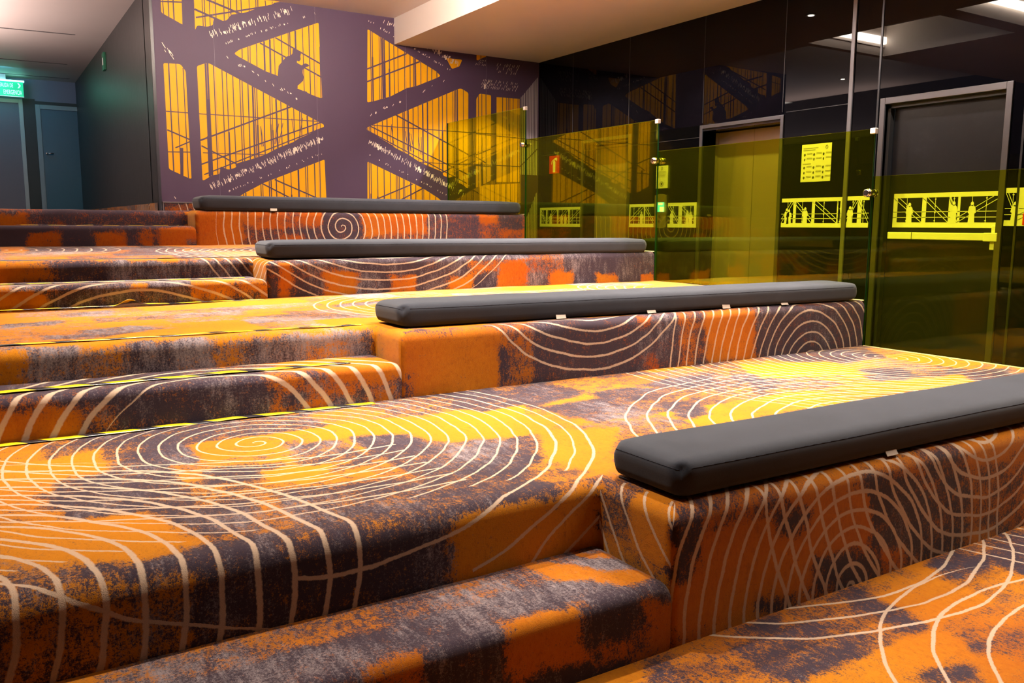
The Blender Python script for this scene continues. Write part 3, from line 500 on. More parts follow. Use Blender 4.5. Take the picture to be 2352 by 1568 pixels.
# ================================================================ hazard tape
def tape_mat():
    m, nt, b = newmat('hazard_tape'); tc = nt.nodes.new('ShaderNodeTexCoord').outputs['Object']
    sp = nt.nodes.new('ShaderNodeSeparateXYZ'); nt.links.new(tc, sp.inputs[0])
    q = mth(nt, 'FRACT', mth(nt, 'ADD', mth(nt, 'MULTIPLY', sp.outputs[0], 5.2), mth(nt, 'MULTIPLY', sp.outputs[1], 5.2)))
    nt.links.new(mixc(nt, mth(nt, 'GREATER_THAN', q, .38), (.02, .018, .02), (.72, .53, .01)), b.inputs['Base Color']); b.inputs['Roughness'].default_value = .25; return m
TAPE = tape_mat()
def tape(x0, x1, y0, y1, z, wd, label, zf=lambda x, y: 0, bump=None):
    bm = bmesh.new(); V = []
    for i in range(121):
        t = i/120; x = x0+(x1-x0)*t; y = y0+(y1-y0)*t+noise.noise(Vector((x*2, z, 0)))*.01
        h = .0055+.003*noise.noise(Vector((x*6, z, 2)))
        row = []
        for s_ in (-.5, -.17, .17, .5):
            hh = h+(0 if abs(s_) < .4 else -.001)
            if bump and abs(x-bump) < .09: hh += .035*math.cos((x-bump)/.09*math.pi/2)**2*(1-.6*(s_+.5)); 
            row.append(bm.verts.new((x, y+s_*wd, z+hh+zf(x, y))))
        V.append(row)
    for a, b_ in zip(V[:-1], V[1:]):
        for j in range(3): bm.faces.new((a[j], b_[j], b_[j+1], a[j+1])).smooth = True
    me = bpy.data.meshes.new('hazard_tape'); bm.to_mesh(me); bm.free(); me.materials.append(TAPE)
    o = link('hazard_tape', me); s = o.modifiers.new('thickness', 'SOLIDIFY'); s.thickness = .0012
    return tag(o, label, 'tape', 'yellow and black tape strips')
tape(-2.3, -.15, F[2]-.035, F[2]-.035, Z[1], .045, 'yellow-black striped tape on the wide spiral tier along the foot of the step')
tape(-2.3, -.20, F[2]+.115, F[2]+.115, S[1], .05, 'yellow-black striped tape on the tread of the lower middle step')
tape(-2.3, -.03, F[2]+D[2]+.13, F[2]+D[2]+.08, Z[2], .035, 'thin yellow tape along the front edge of the second tier floor')
tape(-2.3, -.03, F[3]-.06, F[3]-.035, Z[2]-.006, .04, 'yellow tape with a curled-up crumple along the foot of the arched step', bump=-.83)
tape(-2.3, -.1, F[3]+.17, F[3]+.17, S[2], .04, 'yellow tape on the tread of the arched step')
tape(-1.3, -.1, F[4]+.2, F[4]+.2, S[3], .04, 'short faint tape on the tread of the topmost step')
# ================================================================ ceiling
def slab_holes(name, mat, ax, a0, a1, b0, b1, c0, c1, holes, kind='structure'):
    """solid slab between c0..c1 on axis ax with rectangular holes in the (a,b) plane"""
    A = sorted({a0, a1, *[h[i] for h in holes for i in (0, 1)]}); B = sorted({b0, b1, *[h[i] for h in holes for i in (2, 3)]})
    A = [q for q in A if a0 <= q <= a1]; B = [q for q in B if b0 <= q <= b1]
    mb = MB()
    for i in range(len(A)-1):
        j = 0
        while j < len(B)-1:
            am = (A[i]+A[i+1])/2
            free = lambda jj: not any(h[0] < am < h[1] and h[2] < (B[jj]+B[jj+1])/2 < h[3] for h in holes)
            if not free(j): j += 1; continue
            k = j
            while k+1 < len(B)-1 and free(k+1): k += 1
            if ax == 'Z': mb.box(A[i], A[i+1], B[j], B[k+1], c0, c1)
            else: mb.box(c0, c1, A[i], A[i+1], B[j], B[k+1])
            j = k+1
    o = mb.build(name, mat)
    return tag(o, kind=kind)
R1 = (1.38, 2.76, 3.33, 4.86); R2 = (1.48, 2.83, 1.30, 3.12); R3 = (1.4, 2.8, -.7, .9)  # R3 is an added, unseen recess that gives frontal fill
slab_holes('ceiling', PLASTER, 'Z', XL, W+.4, -4, 4.95, ZS, ZS+.1, [R1, R2, R3])
mb = MB(); mb.box(E_, W+.4, 4.95, M, ZS, ZT+.1); tag(mb.build('ceiling', PLASTER), kind='structure')
mb = MB(); mb.box(XL, E_, 4.95, BY, ZT, ZT+.1); tag(mb.build('ceiling', PLASTER), kind='structure')
mb = MB(); mb.box(XL, W+.4, -4, 4.94, ZS+.34, ZS+.4); mb.box(XL, E_, 4.85, 4.95, ZS+.1, ZS+.4); tag(mb.build('ceiling', PLASTER), kind='structure')
CREAM = basic('cove_cream', (.72, .63, .56), .5)
LED = basic('cove_light', (1, .9, .75), .5, emit=(1, .88, .74), es=110)
for i, r in enumerate((R1, R2, R3)):
    mb = MB(); a, b_, c_, d_ = r; t = .02
    for q in ((a-t, a, c_-t, d_+t), (b_, b_+t, c_-t, d_+t), (a, b_, c_-t, c_), (a, b_, d_, d_+t)): mb.box(*q, ZS+.1, ZS+.34)
    tag(mb.build('trim_%d' % (i+1), CREAM), kind='structure')
    mb = MB(); mb.box(a+.03, b_-.03, d_-.045, d_-.012, ZS+.13, ZS+.21)
    mb.build('cove_light', LED)
    o = C.objects[-1]; tag(o, ['glowing cove strip light in the ceiling recess over the middle tiers', 'glowing cove strip light in the ceiling recess over the front tier', 'added glowing cove strip light in the made-up recess nearest the camera'][i], 'light', 'ceiling cove lights')
mb = MB(); mb.box(-.4, 2.4, 5.0, 5.03, 3.33, 3.40); tag(mb.build('cove_light', LED), 'cove strip light on the bulkhead under the raised ceiling', 'light', 'ceiling cove lights')
# raised-ceiling dark joints in the corridor
JOINT = basic('joint_dark', (.10, .09, .09), .8)
for i, (x0, x1, y0, y1) in enumerate(((-2.39, -.35, 10.6, 10.45), (-2.39, -.25, 12.83, 12.75), (-1.9, -.1, 14.2, 14.15))):
    mb = MB(); mb.prism([(x0, y0, ZT-.004), (x1, y1, ZT-.004), (x1, y1+.03, ZT-.004), (x0, y0+.05, ZT-.004)], (0, 0, .006)); tag(mb.build('trim_%d' % (i+4), JOINT), kind='structure')
mb = MB(); mb.box(2.06, 2.50, 3.55, 4.2, ZS+.325, ZS+.345)
for k in range(9): mb.box(2.08+k*.045, 2.10+k*.045, 3.58, 4.17, ZS+.315, ZS+.327)
tag(mb.build('ceiling_vent', BLACK), 'dark square air vent inside the ceiling recess, reflected in the black wall', 'vent')
# downlights
TRIMRING = basic('downlight_trim', (.55, .48, .43), .4); BULB = basic('downlight_bulb', (1, 1, 1), .4, emit=(1, .88, .72), es=90)
for i, (x, y, z, p) in enumerate(DOWN):
    if i not in (1, 2, 3): continue
    root = empty('downlight', (x, y, z))
    mb = MB(); mb.tube((x, y, z-.006), (x, y, z+.002), .052, n=28); mb.build('ring', TRIMRING, root)
    mb = MB(); mb.tube((x, y, z-.010), (x, y, z-.004), .030, n=24); mb.build('bulb', BULB, root)
    lab = {1: 'round recessed downlight reflected highest in the black wall, near its silver strip', 2: 'round recessed downlight above the hall beside the nearest glass panel', 3: 'round recessed downlight in the raised corridor ceiling'}.get(i, 'added unseen ceiling spot above the carpeted tiers')
    tag(root, lab, 'downlight', 'recessed downlights')
# ================================================================ walls
EL1 = (5.70, 6.53); EL2 = (3.60, 4.57); DR = (1.60, 2.56)
slab_holes('wall_right', BLACKGLASS, 'X', -4, M+.2, 0, ZS, W, W+.25, [(*EL1, -1, 2.14), (*EL2, -1, 2.13), (*DR, -1, 2.16)])
SEAMM = basic('panel_joint', (.05, .05, .06), .3, .6)
mb = MB()
for y in (6.76, 5.715, 4.58, 3.59): mb.box(W-.0015, W+.001, y-.003, y+.003, 2.18 if y in (4.58, 3.59) else 0, ZS)
mb.box(W-.0015, W+.001, 2.9, 3.55, 2.172, 2.178); mb.box(W-.0015, W+.001, 4.62, 7.4, 2.04, 2.045)
mb.build('panel_joints', SEAMM, None); jo = C.objects[-1]; jo.parent = C.objects['wall_right']
mb = MB(); mb.box(W-.014, W, 2.868, 2.905, 0, ZS); tag(bevel(mb.build('trim_7', basic('satin_strip', (.16, .155, .18), .35, .5)), .003), kind='structure')
mb = MB(); mb.box(W-.006, W, 2.625, 2.640, 0, ZS); tag(mb.build('trim_8', SEAMM), kind='structure')
mb = MB(); mb.box(W-.006, W, 1.48, 1.495, 0, ZS); tag(mb.build('trim_9', SEAMM), kind='structure')
# elevators
DOORM, nt_, b_m = newmat('rose_steel'); 
b_m.inputs['Base Color'].default_value = (.33, .26, .24, 1); b_m.inputs['Metallic'].default_value = .55; b_m.inputs['Roughness'].default_value = .32
RET = basic('dark_return', (.02, .02, .03), .08)
FRAME = basic('grey_metal_frame', (.14, .14, .17), .35, .8)
def elevator(y0, y1, zt, label, frame=True):
    root = empty('elevator', (W, (y0+y1)/2, 0)); tag(root, label, 'elevator', 'elevators in the black wall'); dd = .20; ym = (y0+y1)/2
    mb = MB(); mb.box(W+dd, W+dd+.03, y0, ym-.002, 0, zt-.03); mb.build('door_leaf', DOORM, root)
    mb = MB(); mb.box(W+dd, W+dd+.03, ym+.002, y1, 0, zt-.03); mb.build('door_leaf', DOORM, root)
    mb = MB(); mb.box(W+.002, W+dd, y0-.02, y0, 0, zt); mb.box(W+.002, W+dd, y1, y1+.02, 0, zt); mb.box(W+.002, W+dd+.03, y0, y1, zt-.02, zt); mb.box(W+dd+.03, W+dd+.05, y0-.02, y1+.02, 0, zt); mb.build('door_return', RET, root)
    mb = MB(); mb.box(W+dd-.02, W+dd, y1-.03, y1, 0, zt-.03); mb.build('jamb_strip', DOORM, root)
    if frame:
        mb = MB(); t = .035
        mb.box(W-.012, W+.02, y0-t, y0, 0, zt+t); mb.box(W-.012, W+.02, y1, y1+t, 0, zt+t); mb.box(W-.012, W+.02, y0, y1, zt, zt+t)
        bevel(mb.build('frame', FRAME, root), .003)
elevator(*EL2, 2.12, 'elevator with a grey metal frame and rose steel doors, seen above the middle glass panel')
elevator(*EL1, 2.13, 'elevator with tan doors behind the yellow glass, between two white friezes')
# dark door with push bar
root = empty('door_1', (W, 2.08, 0)); tag(root, kind='structure')
def scratched():
    m, nt, b = newmat('scratched_black_door'); tc = nt.nodes.new('ShaderNodeTexCoord').outputs['Object']
    s = ramp(nt, noise_n(nt, tc, 5, 7, .8), .5, .8)
    nt.links.new(mixc(nt, mth(nt, 'MULTIPLY', s, .5), (.006, .006, .008), (.028, .027, .033)), b.inputs['Base Color']); b.inputs['Roughness'].default_value = .28; return m
mb = MB(); mb.box(W+.08, W+.12, DR[0]+.03, DR[1]-.03, 0, 2.11); mb.build('door_leaf', scratched(), root)
mb = MB(); t = .045
mb.box(W-.015, W+.1, DR[0]-t+.02, DR[0]+.02, 0, 2.16+.02); mb.box(W-.015, W+.1, DR[1]-.0, DR[1]+t, 0, 2.18); mb.box(W-.015, W+.1, DR[0]+.02, DR[1], 2.13, 2.18)
bevel(mb.build('door_frame', basic('worn_steel', (.15, .145, .165), .3, .8), root), .003)
mb = MB(); mb.box(W+.03, W+.08, DR[0]+.02, DR[1], 2.10, 2.13); mb.box(W+.03, W+.08, DR[1]-.025, DR[1], 0, 2.12); mb.build('door_stop', BLACK, root)
BARM = basic('light_bar_metal', (.78, .78, .74), .3, .1)
pb = empty('push_bar', (W+.08, 2.05, 1.10)); tag(pb, 'long horizontal panic push bar across the dark door at the far right', 'push bar')
mb = MB(); mb.box(W-.01, W+.04, 1.64, 2.47, 1.075, 1.130); bevel(mb.build('bar', BARM, pb), .006, 3)
mb = MB(); mb.box(W-.012, W-.009, 2.26, 2.263, 1.075, 1.130); mb.build('bar_joint', BLACK, pb)
mb = MB(); mb.box(W-.02, W+.08, 1.60, 1.70, 1.07, 1.133); mb.box(W+.0, W+.08, 1.615, 1.655, 1.133, 1.185); mb.box(W+.0, W+.08, 1.62, 1.66, 1.01, 1.07); bevel(mb.build('latch_case', BARM, pb), .005, 2)
mb = MB(); mb.box(W+.04, W+.08, 2.38, 2.46, 1.08, 1.125); mb.build('bracket', BARM, pb)
# ---- frieze decals
DEC = basic('white_vinyl', (.70, .70, .66), .45)
def frieze(y0, y1, x, z0, z1, seed, label, posts, people, along='Y', full_l=True, full_r=True):
    """y0 > y1, photo left to right"""
    rnd = random.Random(seed); mb = MB(); H = z1-z0; L = abs(y0-y1)
    X0, X1 = x-.0025, x-.0005
    def bx(s0, s1, a0, a1):
        if along == 'Y': mb.box(X0, X1, y0-s0, y0-s1, z0+a0*H, z0+a1*H)
        else: mb.box(W+s0, W+s1, y0-.003, y0-.001, z0+a0*H, z0+a1*H)
    def ln(s0, a0, s1, a1, t):
        d = Vector((s1-s0, (a1-a0)*H)); n = Vector((-d.y, d.x)).normalized()*t/2
        pts = [(s0+n.x, a0*H+n.y), (s1+n.x, a1*H+n.y), (s1-n.x, a1*H-n.y), (s0-n.x, a0*H-n.y)]
        pts = [(max(0, min(L, s)), max(.14*H, min(.88*H, z_))) for s, z_ in pts]
        if along == 'Y': mb.prism([(X0, y0-s, z0+z_) for s, z_ in pts], (.002, 0, 0))
    def disc(s, a, r, e=1.):
        if along == 'Y': mb.prism([(X0-.0002, y0-s-r*math.cos(q), z0+a*H+r*e*math.sin(q)) for q in [i*math.pi/5 for i in range(10)]], (.002, 0, 0))
    bx(0, L, 0, .15); bx(0, L, .87, 1)
    if full_l: bx(0, .035, .15, .87)
    if full_r: bx(L-.035, L, .15, .87)
    for s, wd in posts: bx(s, s+wd, .15, .87)
    edges = [0]+[s for s, w_ in posts]+[L]
    for i in range(len(edges)-1):
        a, b_ = edges[i], edges[i+1]
        ln(a, .46, b_, .46, .0045); ln(a, .30, b_, .30, .0045)
        dgn = rnd.random() < .5
        s0, s1 = (a, b_) if dgn else (b_, a)
        ln(s0, .87, s1, .15, .0045); ln(s0+(b_-a)*.2*(1 if dgn else -1), .87, s1, .28, .004)
        m_ = max(2, int((b_-a)/.085))
        for j in range(1, m_):
            s = a+(b_-a)*j/m_+rnd.uniform(-.008, .008); ln(s, .15, s, .87, .003)
            for a_ in (.82, .62, .43, .20):
                if rnd.random() < .65: disc(s, a_, .007, .6)
    for s, hgt in people:   # small standing figures
        hh = hgt*H
        if along == 'Y':
            zb = z0+.12*H
            out = [(-.026, 0), (-.020, .45), (-.030, .50), (-.022, .78), (-.010, .84), (0, .86), (.010, .84), (.024, .76), (.032, .50), (.020, .46), (.024, 0)]
            mb.prism([(X0-.0004, y0-s-a_, zb+b_*hh) for a_, b_ in out], (.002, 0, 0))
            mb.prism([(X0-.0004, y0-s-.012*math.cos(q), zb+.91*hh+.017*math.sin(q)) for q in [i*math.pi/6 for i in range(12)]], (.002, 0, 0))
    o = mb.build('frieze_decal', DEC); return tag(o, label, 'wall decal', 'white scaffold frieze decals')
ZB0, ZB1 = 1.152, 1.402
frieze(7.44, 6.55, W, ZB0-.003, ZB1-.014, 1, 'white scaffold frieze decal beside the mural corner, leftmost on the black wall', ((.14, .03), (.38, .03), (.62, .03)), ((.24, .55), (.48, .5), (.56, .5)))
frieze(5.68, 5.26, W, ZB0, ZB1, 2, 'white scaffold frieze decal between the tan elevator and the call panel', ((.26, .02),), ((.22, .55),), full_r=False)
frieze(5.04, 4.62, W, ZB0, ZB1+.004, 3, 'white scaffold frieze decal right of the elevator call panel', ((.16, .05),), ((.06, .55), (.29, .55), (.34, .5)), full_l=False)
frieze(3.545, 2.912, W, ZB0+.01, ZB1+.015, 5, 'white scaffold frieze decal under the yellow notice sheet', ((.13, .03), (.33, .03), (.585, .03)), ((.06, .52), (.085, .48), (.26, .55)), full_l=False)
frieze(2.862, 2.655, W, ZB0+.012, ZB1+.018, 6, 'narrow white scaffold frieze decal right of the silver strip', ((.10, .04),), ((.03, .55),), full_l=False, full_r=False)
frieze(2.49, 1.63, W+.08, ZB0+.015, ZB1+.03, 7, 'white scaffold frieze decal across the dark door above the push bar', ((.245, .035), (.46, .02), (.53, .02)), ((.14, .6), (.50, .62), (.64, .6)))
frieze(1.57, 1.10, W, ZB0+.03, ZB1+.045, 8, 'white scaffold frieze decal at the right edge of the photo', ((.09, .10),), ((.07, .5),), full_l=False)
REDM = basic('sign_red', (.55, .008, .01), .5)
mb = MB(); mb.box(W-.008, W-.003, 1.25, 1.44, 1.19, 1.27); tag(mb.build('red_sign', REDM), 'small red sign at the right edge of the photo over the frieze', 'sign')
# ---- fire extinguisher sign
root = empty('fire_extinguisher_sign', (W, 7.13, 1.92)); tag(root, 'red square sign with a pale extinguisher symbol on the black wall', 'sign')
mb = MB(); mb.box(W-.006, W-.001, 7.02, 7.235, 1.808, 2.025); mb.build('plate', REDM, root)
mb = MB(); X0 = W-.008
def yz(pts): return [(X0, 7.128-a, 1.917+b) for a, b in pts]
mb.prism(yz([(-.025, -.095), (.025, -.095), (.025, .03), (.014, .045), (-.014, .045), (-.025, .03)]), (.002, 0, 0))
mb.prism(yz([(-.012, .048), (.012, .048), (.012, .066), (.055, .085), (.055, .055), (.012, .062), (-.012, .062)][:3]+[(-.012, .066)]), (.002, 0, 0))
mb.prism(yz([(.008, .060), (.058, .042), (.058, .082), (.008, .074)]), (.002, 0, 0))
mb.prism(yz([(-.008, .062), (-.05, .045), (-.062, .005), (-.054, .003), (-.042, .036), (-.006, .052)]), (.002, 0, 0))
mb.build('symbol', WHITE, root)
# ---- notices
PAPER = basic('notice_paper', (.62, .62, .56), .5); INK = basic('notice_ink', (.06, .06, .06), .5); INK2 = basic('notice_faint_ink', (.30, .30, .26), .5)
root = empty('notice_sheet', (W, 3.2, 1.71)); tag(root, 'large notice sheet with rows of small icons, high on the black wall', 'notice')
mb = MB(); mb.box(W-.003, W-.001, 3.045, 3.352, 1.555, 1.875); mb.build('paper', PAPER, root)
mb = MB(); X0 = W-.0045
def tb(mb, y0, y1, z0, z1): mb.box(X0, X0+.001, y0, y1, z0, z1)
for r_, (zr, n) in enumerate(((1.785, 3), (1.745, 3), (1.675, 3), (1.632, 3), (1.59, 3))):
    for c_ in range(n):
        y = 3.318-c_*.098
        mb = MB(); mb.prism([(X0, y-.010*math.cos(q)*(1-.3*(r_ % 2)), zr+.012*math.sin(q)) for q in [i*math.pi/4+.3*c_ for i in range(7)]], (.001, 0, 0)); mb.build('icon', INK, root)
mb = MB()
a_ = [(3.093-.011*math.cos(q), 1.842+.015*math.sin(q)) for q in [i*math.pi/8 for i in range(17)]]
for p, q in zip(a_[:-1], a_[1:]): mb.tube((X0, *p), (X0, *q), .0016, n=5)
mb.build('emblem', INK, root)
mb = MB()
for (y1, y0, z_) in ((3.335, 3.18, 1.838), (3.335, 3.21, 1.822), (3.335, 3.25, 1.705)): tb(mb, y0, y1, z_, z_+.007)
for zr in (1.785, 1.745, 1.675, 1.632, 1.59):
    for c_ in range(3):
        for q in range(2): tb(mb, 3.24-c_*.098, 3.295-c_*.098, zr+.012-q*.008, zr+.0155-q*.008)
mb.build('text_rows', INK2, root)
root = empty('notice_sheet', (W, 5.14, 1.67)); tag(root, 'small narrow notice with a round emblem above the elevator call panel', 'notice')
mb = MB(); mb.box(W-.003, W-.001, 5.055, 5.235, 1.56, 1.795); mb.build('paper', PAPER, root)
mb = MB()
for rr, zc_ in ((.026, 1.605), (.011, 1.765)):
    e = 1.45 if rr < .02 else 1
    a_ = [(5.148-rr*math.cos(q), zc_+rr*e*math.sin(q)) for q in [i*math.pi/10 for i in range(21)]]
    for p, q in zip(a_[:-1], a_[1:]): mb.tube((X0, *p), (X0, *q), .0022, n=5)
mb.build('emblem', INK, root); mb = MB()
mb.prism([(X0, 5.148-a, 1.605+b) for a, b in ((-.012, -.013), (.012, -.013), (.014, .010), (0, .016), (-.014, .010))], (.001, 0, 0))
mb.build('emblem_figure', INK, root)
mb = MB()
for q in range(5): tb(mb, 5.085+.01*(q > 2), 5.215-.01*(q > 2), 1.73-q*.013, 1.734-q*.013)
mb.build('text_rows', INK2, root)
# ---- elevator call panel
root = empty('elevator_call_panel', (W, 5.15, 1.32)); tag(root, 'tall rounded elevator call panel with a glowing green-white display', 'call panel')
mb = MB(); y0, y1 = 5.06, 5.235
pts = [(y0, 1.155)]+[(y0+(y1-y0)*i/10, 1.155-.012*math.sin(math.pi*i/10)) for i in range(1, 10)]+[(y1, 1.155), (y1, 1.487)]+[(y1-(y1-y0)*i/10, 1.487+.014*math.sin(math.pi*i/10)) for i in range(1, 10)]+[(y0, 1.487)]
mb.prism([(W-.016, a, b) for a, b in pts], (.016, 0, 0)); bevel(mb.build('plate', basic('champagne_metal', (.42, .36, .24), .3, .8), root), .002)
mb = MB(); mb.box(W-.018, W-.015, 5.085, 5.21, 1.315, 1.415); mb.build('display', basic('display_glow', (.1, .8, .7), .3, emit=(.05, .6, 6.0), es=2.0), root)
mb = MB()
mb.box(W-.019, W-.017, 5.09, 5.15, 1.318, 1.365); mb.box(W-.019, W-.017, 5.11, 5.17, 1.385, 1.41); mb.build('display_digits', basic('display_white', (1, 1, 1), .3, emit=(.9, 1, 3), es=2.5), root)
for z_ in (1.262, 1.215):
    mb = MB(); mb.tube((W-.020, 5.15, z_), (W-.015, 5.15, z_), .016, n=20); mb.build('call_button', CHROME, root)
# ================================================================ mural wall
MU = json.loads('''{"panes":[[0.124,2.743,0.284,2.748,0.332,2.685,0.34,1.618,0.293,1.636,0.127,1.712],[0.443,2.744,0.536,2.785,0.571,2.781,1.761,2.253,1.76,2.223,1.455,2.077,1.408,2.044,1.244,1.977,1.098,1.896,0.955,1.845,0.8,1.795,0.791,1.751,0.71,1.727,0.633,1.76,0.623,1.68,0.537,1.659,0.465,1.611,0.448,1.61],[0.818,2.907,0.874,2.952,1.73,3.327,1.749,2.53,1.666,2.551,1.464,2.618,1.255,2.73,1.136,2.762,0.857,2.883],[0.129,3.419,0.329,3.448,0.328,3.129,0.244,3.169,0.128,3.221],[0.444,3.464,1.321,3.589,1.242,3.451,1.107,3.405,0.945,3.327,0.801,3.288,0.757,3.227,0.686,3.211,0.632,3.232,0.615,3.161,0.559,3.141,0.463,3.142,0.441,3.092],[0.725,1.386,0.86,1.484,1.073,1.6,1.759,1.877,1.777,0.998,0.71,1.004]],"rails":[[0.016,0.419,2.001,1.404,2.419],[0.014,0.359,1.738,1.762,2.288],[0.012,0.467,1.668,1.76,2.223],[0.014,0.452,1.958,0.814,1.781],[0.009,0.445,2.276,1.698,2.283],[0.008,0.463,1.888,1.128,1.897],[0.016,1.087,3.042,1.759,2.751],[0.016,1.252,3.114,1.762,2.886],[0.01,0.126,2.278,0.345,2.277],[0.014,0.129,2.097,0.347,2.011],[0.01,0.122,1.881,0.346,1.889],[0.012,0.198,1.924,0.35,1.997],[0.012,0.124,3.326,0.327,3.346],[0.02,0.443,3.296,0.728,3.203],[0.016,0.453,3.216,1.336,3.591],[0.02,0.543,3.411,0.944,3.296],[0.014,1.057,1.596,1.404,1.428],[0.014,1.195,1.641,1.675,1.448],[0.03,0.259,1.927,0.248,1.646]],"bands":[[1,0.085,0.583,3.061,1.622,3.495],[0.6,0.035,0.676,2.975,1.729,3.426],[0.35,0.05,0.728,2.863,1.749,2.38],[1,0.085,0.518,1.541,1.757,2.109],[0.5,0.03,0.687,1.499,1.753,1.953],[0.8,0.09,0.132,2.901,0.227,2.817],[0.3,0.04,0.136,1.46,0.181,1.412]],"sil":[1.436,3.02,1.467,3.016,1.518,3.007,1.525,2.981,1.518,2.951,1.521,2.921,1.503,2.897,1.468,2.904,1.461,2.877,1.498,2.859,1.525,2.85,1.546,2.875,1.574,2.885,1.602,2.877,1.614,2.863,1.597,2.854,1.561,2.839,1.54,2.814,1.537,2.787,1.546,2.739,1.541,2.701,1.516,2.676,1.459,2.626,1.482,2.602,1.573,2.59,1.632,2.538,1.204,2.689,1.265,2.728,1.278,2.829,1.31,2.87,1.367,2.935,1.406,2.946,1.43,2.971],"extra":[[3.98,2.727,4.315,2.731,4.322,1.709,3.982,1.698],[3.737,1.651,4.322,1.692,4.325,1.248,3.736,1.244]],"stripe":[4.325,2.76,4.622,3.119,4.631,1.777,4.608,1.607,4.325,1.315],"hatch":[[3.982,3.136,4.313,3.009],[3.765,2.927,4.294,2.814],[3.682,3.152,3.85,3.076]]}''')
PUR = basic('mural_purple', (.070, .040, .078), .5, spec=.25); YEL = basic('mural_yellow', (.78, .36, .003), .5, spec=.25); CRM = basic('mural_cream', (.80, .68, .56), .5)
GRYS = basic('mural_grey_stripe', (.42, .37, .40), .5)
mb = MB(); mb.box(ML+.01, W+.2, M+.02, M+.3, 0, ZT+.1); tag(mb.build('wall_back', basic('mural_backing', (.05, .03, .06), .6)), kind='structure')
root = empty('mural', (2.3, M, 1.4)); tag(root, 'wall mural of steel stairs, purple over bright yellow with a crouching silhouette', 'mural')
mb = MB(); mb.box(ML+.028, W, M, M+.02, 1.385, ZT); mb.box(G, W, M, M+.02, 0, 1.385); mb.build('mural_ground', PUR, root)
C2 = 2*2.0123
def pts_(l, y, mir=False): return [((C2-l[i] if mir else l[i]), y, l[i+1]) for i in range(0, len(l), 2)]
def rounded(P, r=.018):
    out = []; n = len(P)
    for i in range(n):
        p, a, b = Vector(P[i]), Vector(P[i-1]), Vector(P[(i+1) % n]); da, db = a-p, b-p
        ra = min(r, da.length*.35); rb = min(r, db.length*.35); pa = p+da.normalized()*ra; pb_ = p+db.normalized()*rb
        for t in (0, .33, .67, 1): out.append(pa.lerp(p, t).lerp(p.lerp(pb_, t), t))
    return out
mb = MB(); zc = lambda l: l
for mir in (False, True):
    for i, l in enumerate(MU['panes']):
        if mir and i == 4: continue
        P = rounded(pts_(l, M-.0012, mir))
        mb.poly([(p.x, p.y, min(ZT-.001, p.z)) for p in P])
for l in MU['extra']: mb.poly(pts_(l, M-.0012))
mb.poly(rounded([(3.28, M-.0012, 3.12), (3.50, M-.0012, 3.12), (3.46, M-.0012, 3.04), (3.36, M-.0012, 3.0)]))
mb.build('yellow_windows', YEL, root, normals=False)
# purple lines over the yellow: uneven uprights, handrails, silhouette
mb = MB(); rnd = random.Random(3); YL = M-.0022
def seg(x0, z0, x1, z1, t, y=YL, m_=mb):
    d = Vector((x1-x0, z1-z0)); n = Vector((-d.y, d.x)).normalized()*t/2
    y -= rnd.uniform(0, .0006)
    m_.poly([(x0+n.x, y, z0+n.y), (x1+n.x, y, z1+n.y), (x1-n.x, y, z1-n.y), (x0-n.x, y, z0-n.y)])
def clipz(l, x):
    zs_ = []; n = len(l)//2
    for i in range(n):
        x0, z0, x1, z1 = l[2*i], l[2*i+1], l[(2*i+2) % (2*n)], l[(2*i+3) % (2*n)]
        if (x0 > x) != (x1 > x): zs_.append(z0+(z1-z0)*(x-x0)/(x1-x0))
    zs_.sort(); return list(zip(zs_[::2], zs_[1::2]))
def bars(l, mean, mir):
    x = min(l[::2])
    while x < max(l[::2]):
        x += rnd.choice((mean*.35, mean*.8, mean, mean*1.35, mean*1.15))
        t = rnd.choice((.008, .009, .010, .010, .012, .018))
        for z0, z1 in clipz(l, x):
            z1 = min(z1, ZT-.01)
            if z1-z0 < .02: continue
            sl = rnd.uniform(-.004, .004)
            xa = C2-x if mir else x; sl = -sl if mir else sl
            if rnd.random() < .25 and z1-z0 > .4:   # a bar that thickens half way down
                zm = z0+(z1-z0)*rnd.uniform(.3, .7); seg(xa, z0, xa, zm, t+.007)
            seg(xa, z0, xa+sl, z1, t)
for mir in (False, True):
    for i_, l in enumerate(MU['panes']):
        if mir and i_ == 4: continue
        bars(l, .060, mir)
for l in MU['extra']: bars(l, .062, False)
# splayed short balusters between the rails
for k in range(9):
    x = rnd.uniform(.95, 1.70); seg(x, 1.95+.25*(x-.95), x+rnd.uniform(-.03, .05), 2.15+.3*(x-.95), .007)
    seg(C2-x, 1.95+.25*(x-.95), C2-x+rnd.uniform(-.05, .03), 2.15+.3*(x-.95), .007)
for mir in (False, True):
    for i, (t, x0, z0, x1, z1) in enumerate(MU['rails']):
        if z0 > ZT-.02: z0 = ZT-.02
        if z1 > ZT-.02: z1 = ZT-.02
        if mir: x0, x1 = C2-x0, C2-x1
        seg(x0, z0, x1, z1, t)
seg(3.6, 2.27, 4.62, 2.24, .010); seg(3.5, 1.90, 4.33, 1.90, .009); seg(4.33, 1.9, 4.62, 2.16, .014)
mb.poly([(a, M-.0026, b) for a, b in zip(MU['sil'][::2], MU['sil'][1::2])])
mb.build('purple_lines', PUR, root, normals=False)
